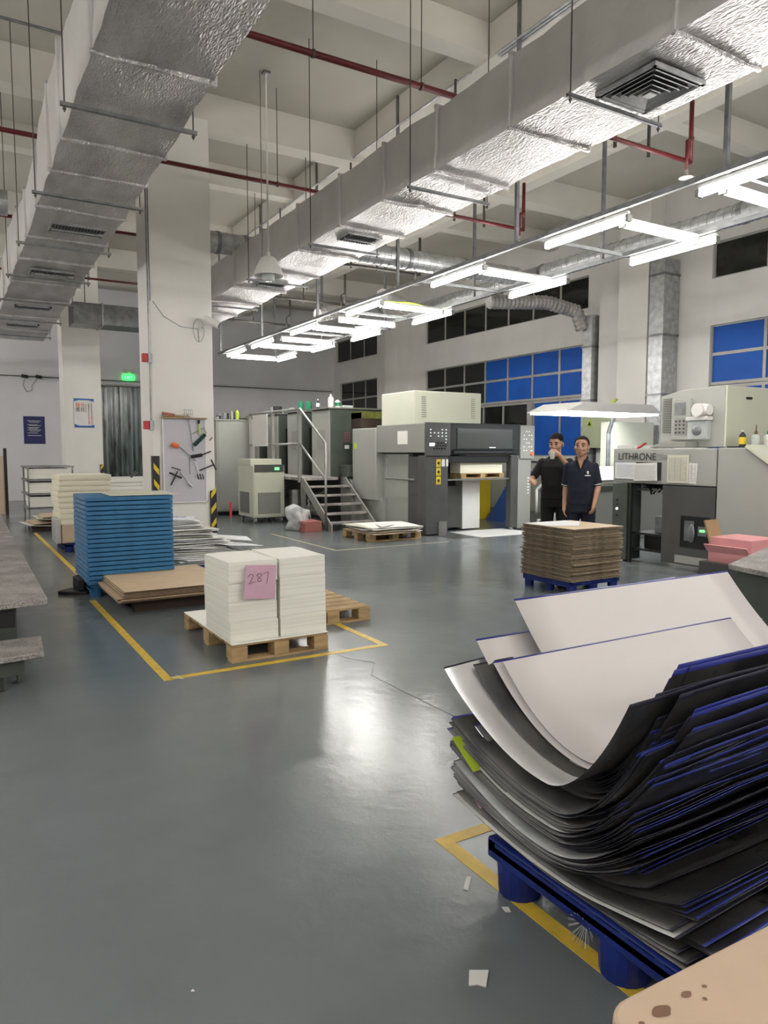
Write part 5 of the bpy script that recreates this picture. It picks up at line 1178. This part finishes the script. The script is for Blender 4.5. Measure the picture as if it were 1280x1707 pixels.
def man(name_label, loc, rz, H, build, arms, head, skin, shirt, trous, hair_full, polo):
    r = root('person', loc, name_label, 'person', None, rz); k_ = H/1.74
    V = lambda p: Vector(p)*k_
    b = B(); w_ = build
    kh = k_*1.09
    # neck, torso, legs (skin surface)
    sec = [(0, .0, .86, .15, .10), (0, 0, .95, .155*w_, .11*w_), (0, -.01, 1.08, .145*w_, .115*w_), (0, -.005, 1.22, .155*w_, .11*w_), (0, 0, 1.32, .165*w_, .105*w_), (0, .005, 1.39, .15*w_, .085), (0, .010, 1.43, .105, .07), (0, .014, 1.465, .062, .055)]
    loft(b, [(x*k_, y*k_, z*k_, a*k_, c*k_) for x, y, z, a, c in sec])
    hp = Vector(head[0]); pitch, yaw_ = head[1], head[2]
    R_ = (Matrix.Rotation(yaw_, 3, 'Z') @ Matrix.Rotation(pitch, 3, 'X'))
    hc = V(hp); limb(b, [V((0, .015, 1.42)), hc+R_ @ V((0, .025, -.07))], [.062*k_, .055*k_])
    hd = lambda x, y, z: hc+R_ @ (Vector((x, y, z))*kh)
    rs = lambda *a: tuple(q*kh for q in a)
    S3 = lambda p, rr_: b.sph(hd(*p), rs(*rr_), 20, rot=R_)
    S3((0, .012, .035), (.077, .094, .085)); S3((0, -.022, -.015), (.066, .070, .078)); S3((0, -.040, -.072), (.045, .045, .035)); S3((0, -.055, -.088), (.022, .022, .018))
    for s in (-1, 1):
        S3((s*.036, -.054, -.022), (.026, .024, .026)); S3((s*.030, -.076, .024), (.026, .013, .010)); S3((s*.078, .012, -.008), (.010, .020, .031)); S3((s*.040, -.012, -.052), (.022, .050, .032)); S3((s*.011, -.096, -.030), (.010, .010, .008))
    limb(b, [hd(0, -.080, .018), hd(0, -.103, -.026)], [.008*kh, .0125*kh])
    S3((0, -.085, -.056), (.024, .010, .007)); S3((0, -.083, -.067), (.021, .010, .007))
    for side, (sh, el, wr, fd, pn, curl, ts) in arms.items():
        s = 1 if side == 'left' else -1
        limb(b, [V(sh), V(el), V(wr)], [.040*k_, .038*k_, .027*k_])
        limb(b, [V(el), (V(el)*.6+V(wr)*.4)], [.038*k_, .037*k_])
        hand(b, V(wr), fd, pn, curl, ts, k_)
    for s in (-1, 1): limb(b, [V((s*.09, 0, .88)), V((s*.10, -.01, .48)), V((s*.105, .01, .09))], [.085*k_, .055*k_, .038*k_])
    body = fuse(b, 'body', skin, r, .0055, 4)
    # face details
    for s in (-1, 1):
        e = B(); e.sph(hd(s*.031, -.0815, .006), rs(.014, .007, .0055), 12, rot=R_)
        e2 = B(); e2.sph(V((0,0,0))+hd(s*.031, -.0875, .006), rs(.0065, .003, .0055), 10, rot=R_); put(e, 'eye', 'eyewhite', r); put(e2, 'iris', 'ink', r)
        g = B(); limbless(g, [hd(s*.016, -.091, .030), hd(s*.034, -.090, .036), hd(s*.050, -.078, .029)], .0048*k_); put(g, 'eyebrow', 'hair', r)
        g = B(); g.sph(hd(s*.031, -.0885, .005), rs(.0075, .003, .0052), 10, rot=R_); limbless(g, [hd(s*.016, -.0875, .009), hd(s*.031, -.0905, .0125), hd(s*.046, -.082, .008)], .0022*k_); put(g, 'eyelid_line', 'hair', r)
    g = B(); limbless(g, [hd(-.022, -.088, -.0625), hd(0, -.0955, -.0605), hd(.022, -.088, -.0625)], .0038*k_); put(g, 'mouth', 'lip', r)
    # hair
    g = B(); g.sph(hd(0, .016, .043), rs(.083, .101, .089), 28, rot=R_)
    Ri = R_.inverted(); kill = []
    for v in g.bm.verts:
        p = (Ri @ (v.co-hc))/kh
        lim = .066 if hair_full else .078
        fr = -.062 if hair_full else -.045
        if p.y < fr+.0 and p.z < lim: kill.append(v)
        elif p.z < -.02-.03*max(0, p.y/.1): kill.append(v)
        elif p.y < -.01 and p.z < .028: kill.append(v)
        else: v.co += (v.co-hc)*noise.noise(v.co*45)*.05
    bmesh.ops.delete(g.bm, geom=kill, context='VERTS')
    put(g, 'hair', 'hair', r, smooth=True)
    # shirt
    c = B(); e = .014
    secs = [(0, 0, .90, .158*w_+e, .118*w_+e), (0, 0, .97, .158*w_+e, .118*w_+e), (0, -.012, 1.08, .150*w_+e, .122*w_+e), (0, -.008, 1.22, .16*w_+e, .115*w_+e), (0, 0, 1.32, .168*w_+e, .108*w_+e), (0, .006, 1.39, .155*w_+e, .09+e*.6), (0, .010, 1.432, .115, .078), (0, .014, 1.462, .078, .066)]
    loft(c, [(x*k_, y*k_, z*k_, a*k_, d*k_) for x, y, z, a, d in secs])
    for side, (sh, el, wr, *_) in arms.items():
        m_ = V(sh)*.18+V(el)*.82; limb(c, [V(sh)+V((0, 0, -.012)), m_], [.057*k_, .056*k_]); 
    so = fuse(c, 'shirt', shirt, r, .008, 3)
    # flat cut sleeve hems: thin rings
    if polo:
        for side, (sh, el, wr, *_) in arms.items():
            m0 = V(sh)*.12+V(el)*.88; m1 = V(sh)*.08+V(el)*.92; h = B(); h.cyl(m0, m1, .0585*k_, 20, r2=.0585*k_); put(h, 'sleeve_hem', 'galv', r)
        h = B()
        for s in (-1, 1): limbless(h, [V((s*.055, .055, 1.50)), V((s*.072, .0, 1.485)), V((s*.055, -.065, 1.445)), V((s*.012, -.098, 1.36))], .014*k_)
        put(h, 'collar', shirt, r)
        h = B(); h.prism([(-.035*k_, 1.462*k_), (.035*k_, 1.462*k_), (.0, 1.345*k_)], 1, -.128*k_, -.07*k_); put(h, 'open_neck', skin, r)
        h = B(); h.box(.055*k_, .12*k_, -.146*k_, -.10*k_, 1.262*k_, 1.275*k_).sph((.088*k_, -.132*k_, 1.305*k_), (.014, .012, .02), 10); put(h, 'chest_badge', 'white', r)
    # trousers, shoes
    t = B(); loft(t, [(0, 0, z*k_, (a+.006)*k_, (d+.006)*k_) for z, a, d in ((.80, .168, .115), (.88, .168*w_, .118*w_), (.93, .166*w_, .118*w_))])
    for s in (-1, 1): limb(t, [V((s*.09, 0, .86)), V((s*.105, -.01, .48)), V((s*.11, .01, .08))], [.098*k_, .074*k_, .066*k_])
    put_f = fuse(t, 'trousers', trous, r, .010, 3)
    for s in (-1, 1):
        t = B(); t.sph(V((s*.11, -.05, .04)), rs(.048, .13, .045), 18)
        for v in t.bm.verts: v.co.z = max(v.co.z, .004)
        put(t, 'shoe', 'black', r, smooth=True)
    return r
def limbless(b, pts, r_): b.tube(pts, r_, 8)
def put(b, name, mat, par, smooth=False):     # part given in its parent's own coordinates
    me = bpy.data.meshes.new(name); b.bm.to_mesh(me); b.bm.free(); me.materials.append(MATS[mat])
    if smooth:
        for p in me.polygons: p.use_smooth = True
    o = bpy.data.objects.new(name, me); COL.objects.link(o); o.parent = par; return o
# right man: facing the camera, arms down
man('man in navy polo shirt with pale trimmed collar, standing before the press, arms hanging', (6.69, 6.50, 0), math.radians(-50), 1.72, .96,
    {'left': ((.158, 0, 1.385), (.208, -.02, 1.13), (.175, -.16, .93), (-.15, -.25, -.95), (-.9, .2, -.1), .55, 1),
     'right': ((-.158, 0, 1.385), (-.188, .04, 1.12), (-.195, -.03, .88), (0, -.2, -1), (.9, 0, -.1), .5, -1)},
    ((0, -.012, 1.615), math.radians(-5), math.radians(-6)), 'skin2', 'navy', 'navy', False, True)
# left man: hand with a cup at the mouth, other forearm raised sideways
lm = man('man in black t-shirt raising a small clear cup to his mouth', (6.86, 7.12, 0), math.radians(-46), 1.775, 1.08,
    {'left': ((.172, 0, 1.385), (.235, -.20, 1.235), (.045, -.235, 1.475), (-.75, -.1, .35), (-.1, .9, -.3), .9, 1),
     'right': ((-.172, 0, 1.385), (-.285, -.02, 1.17), (-.30, -.22, 1.155), (.45, -.75, -.1), (.1, -.2, -1), .8, -1)},
    ((0, -.02, 1.61), math.radians(9), math.radians(-16)), 'skin', 'blackcloth', 'blackcloth', True, False)
r = root('clear_cup', (6.86, 7.12, 0), 'small clear plastic cup held at the mouth of the man in black', 'cup', None, math.radians(-46))
k_ = 1.775/1.74; b = B(); b.lathe([(.026, 0), (.036, .10), (.034, .10), (.024, .004)], (-.035*k_, -.262*k_, 1.42*k_), 18); put(b, 'cup_wall', 'clearplastic', r)
b = B(); b.lathe([(.024, 0), (.029, .04)], (-.035*k_, -.262*k_, 1.425*k_), 14); put(b, 'drink', 'galv', r)
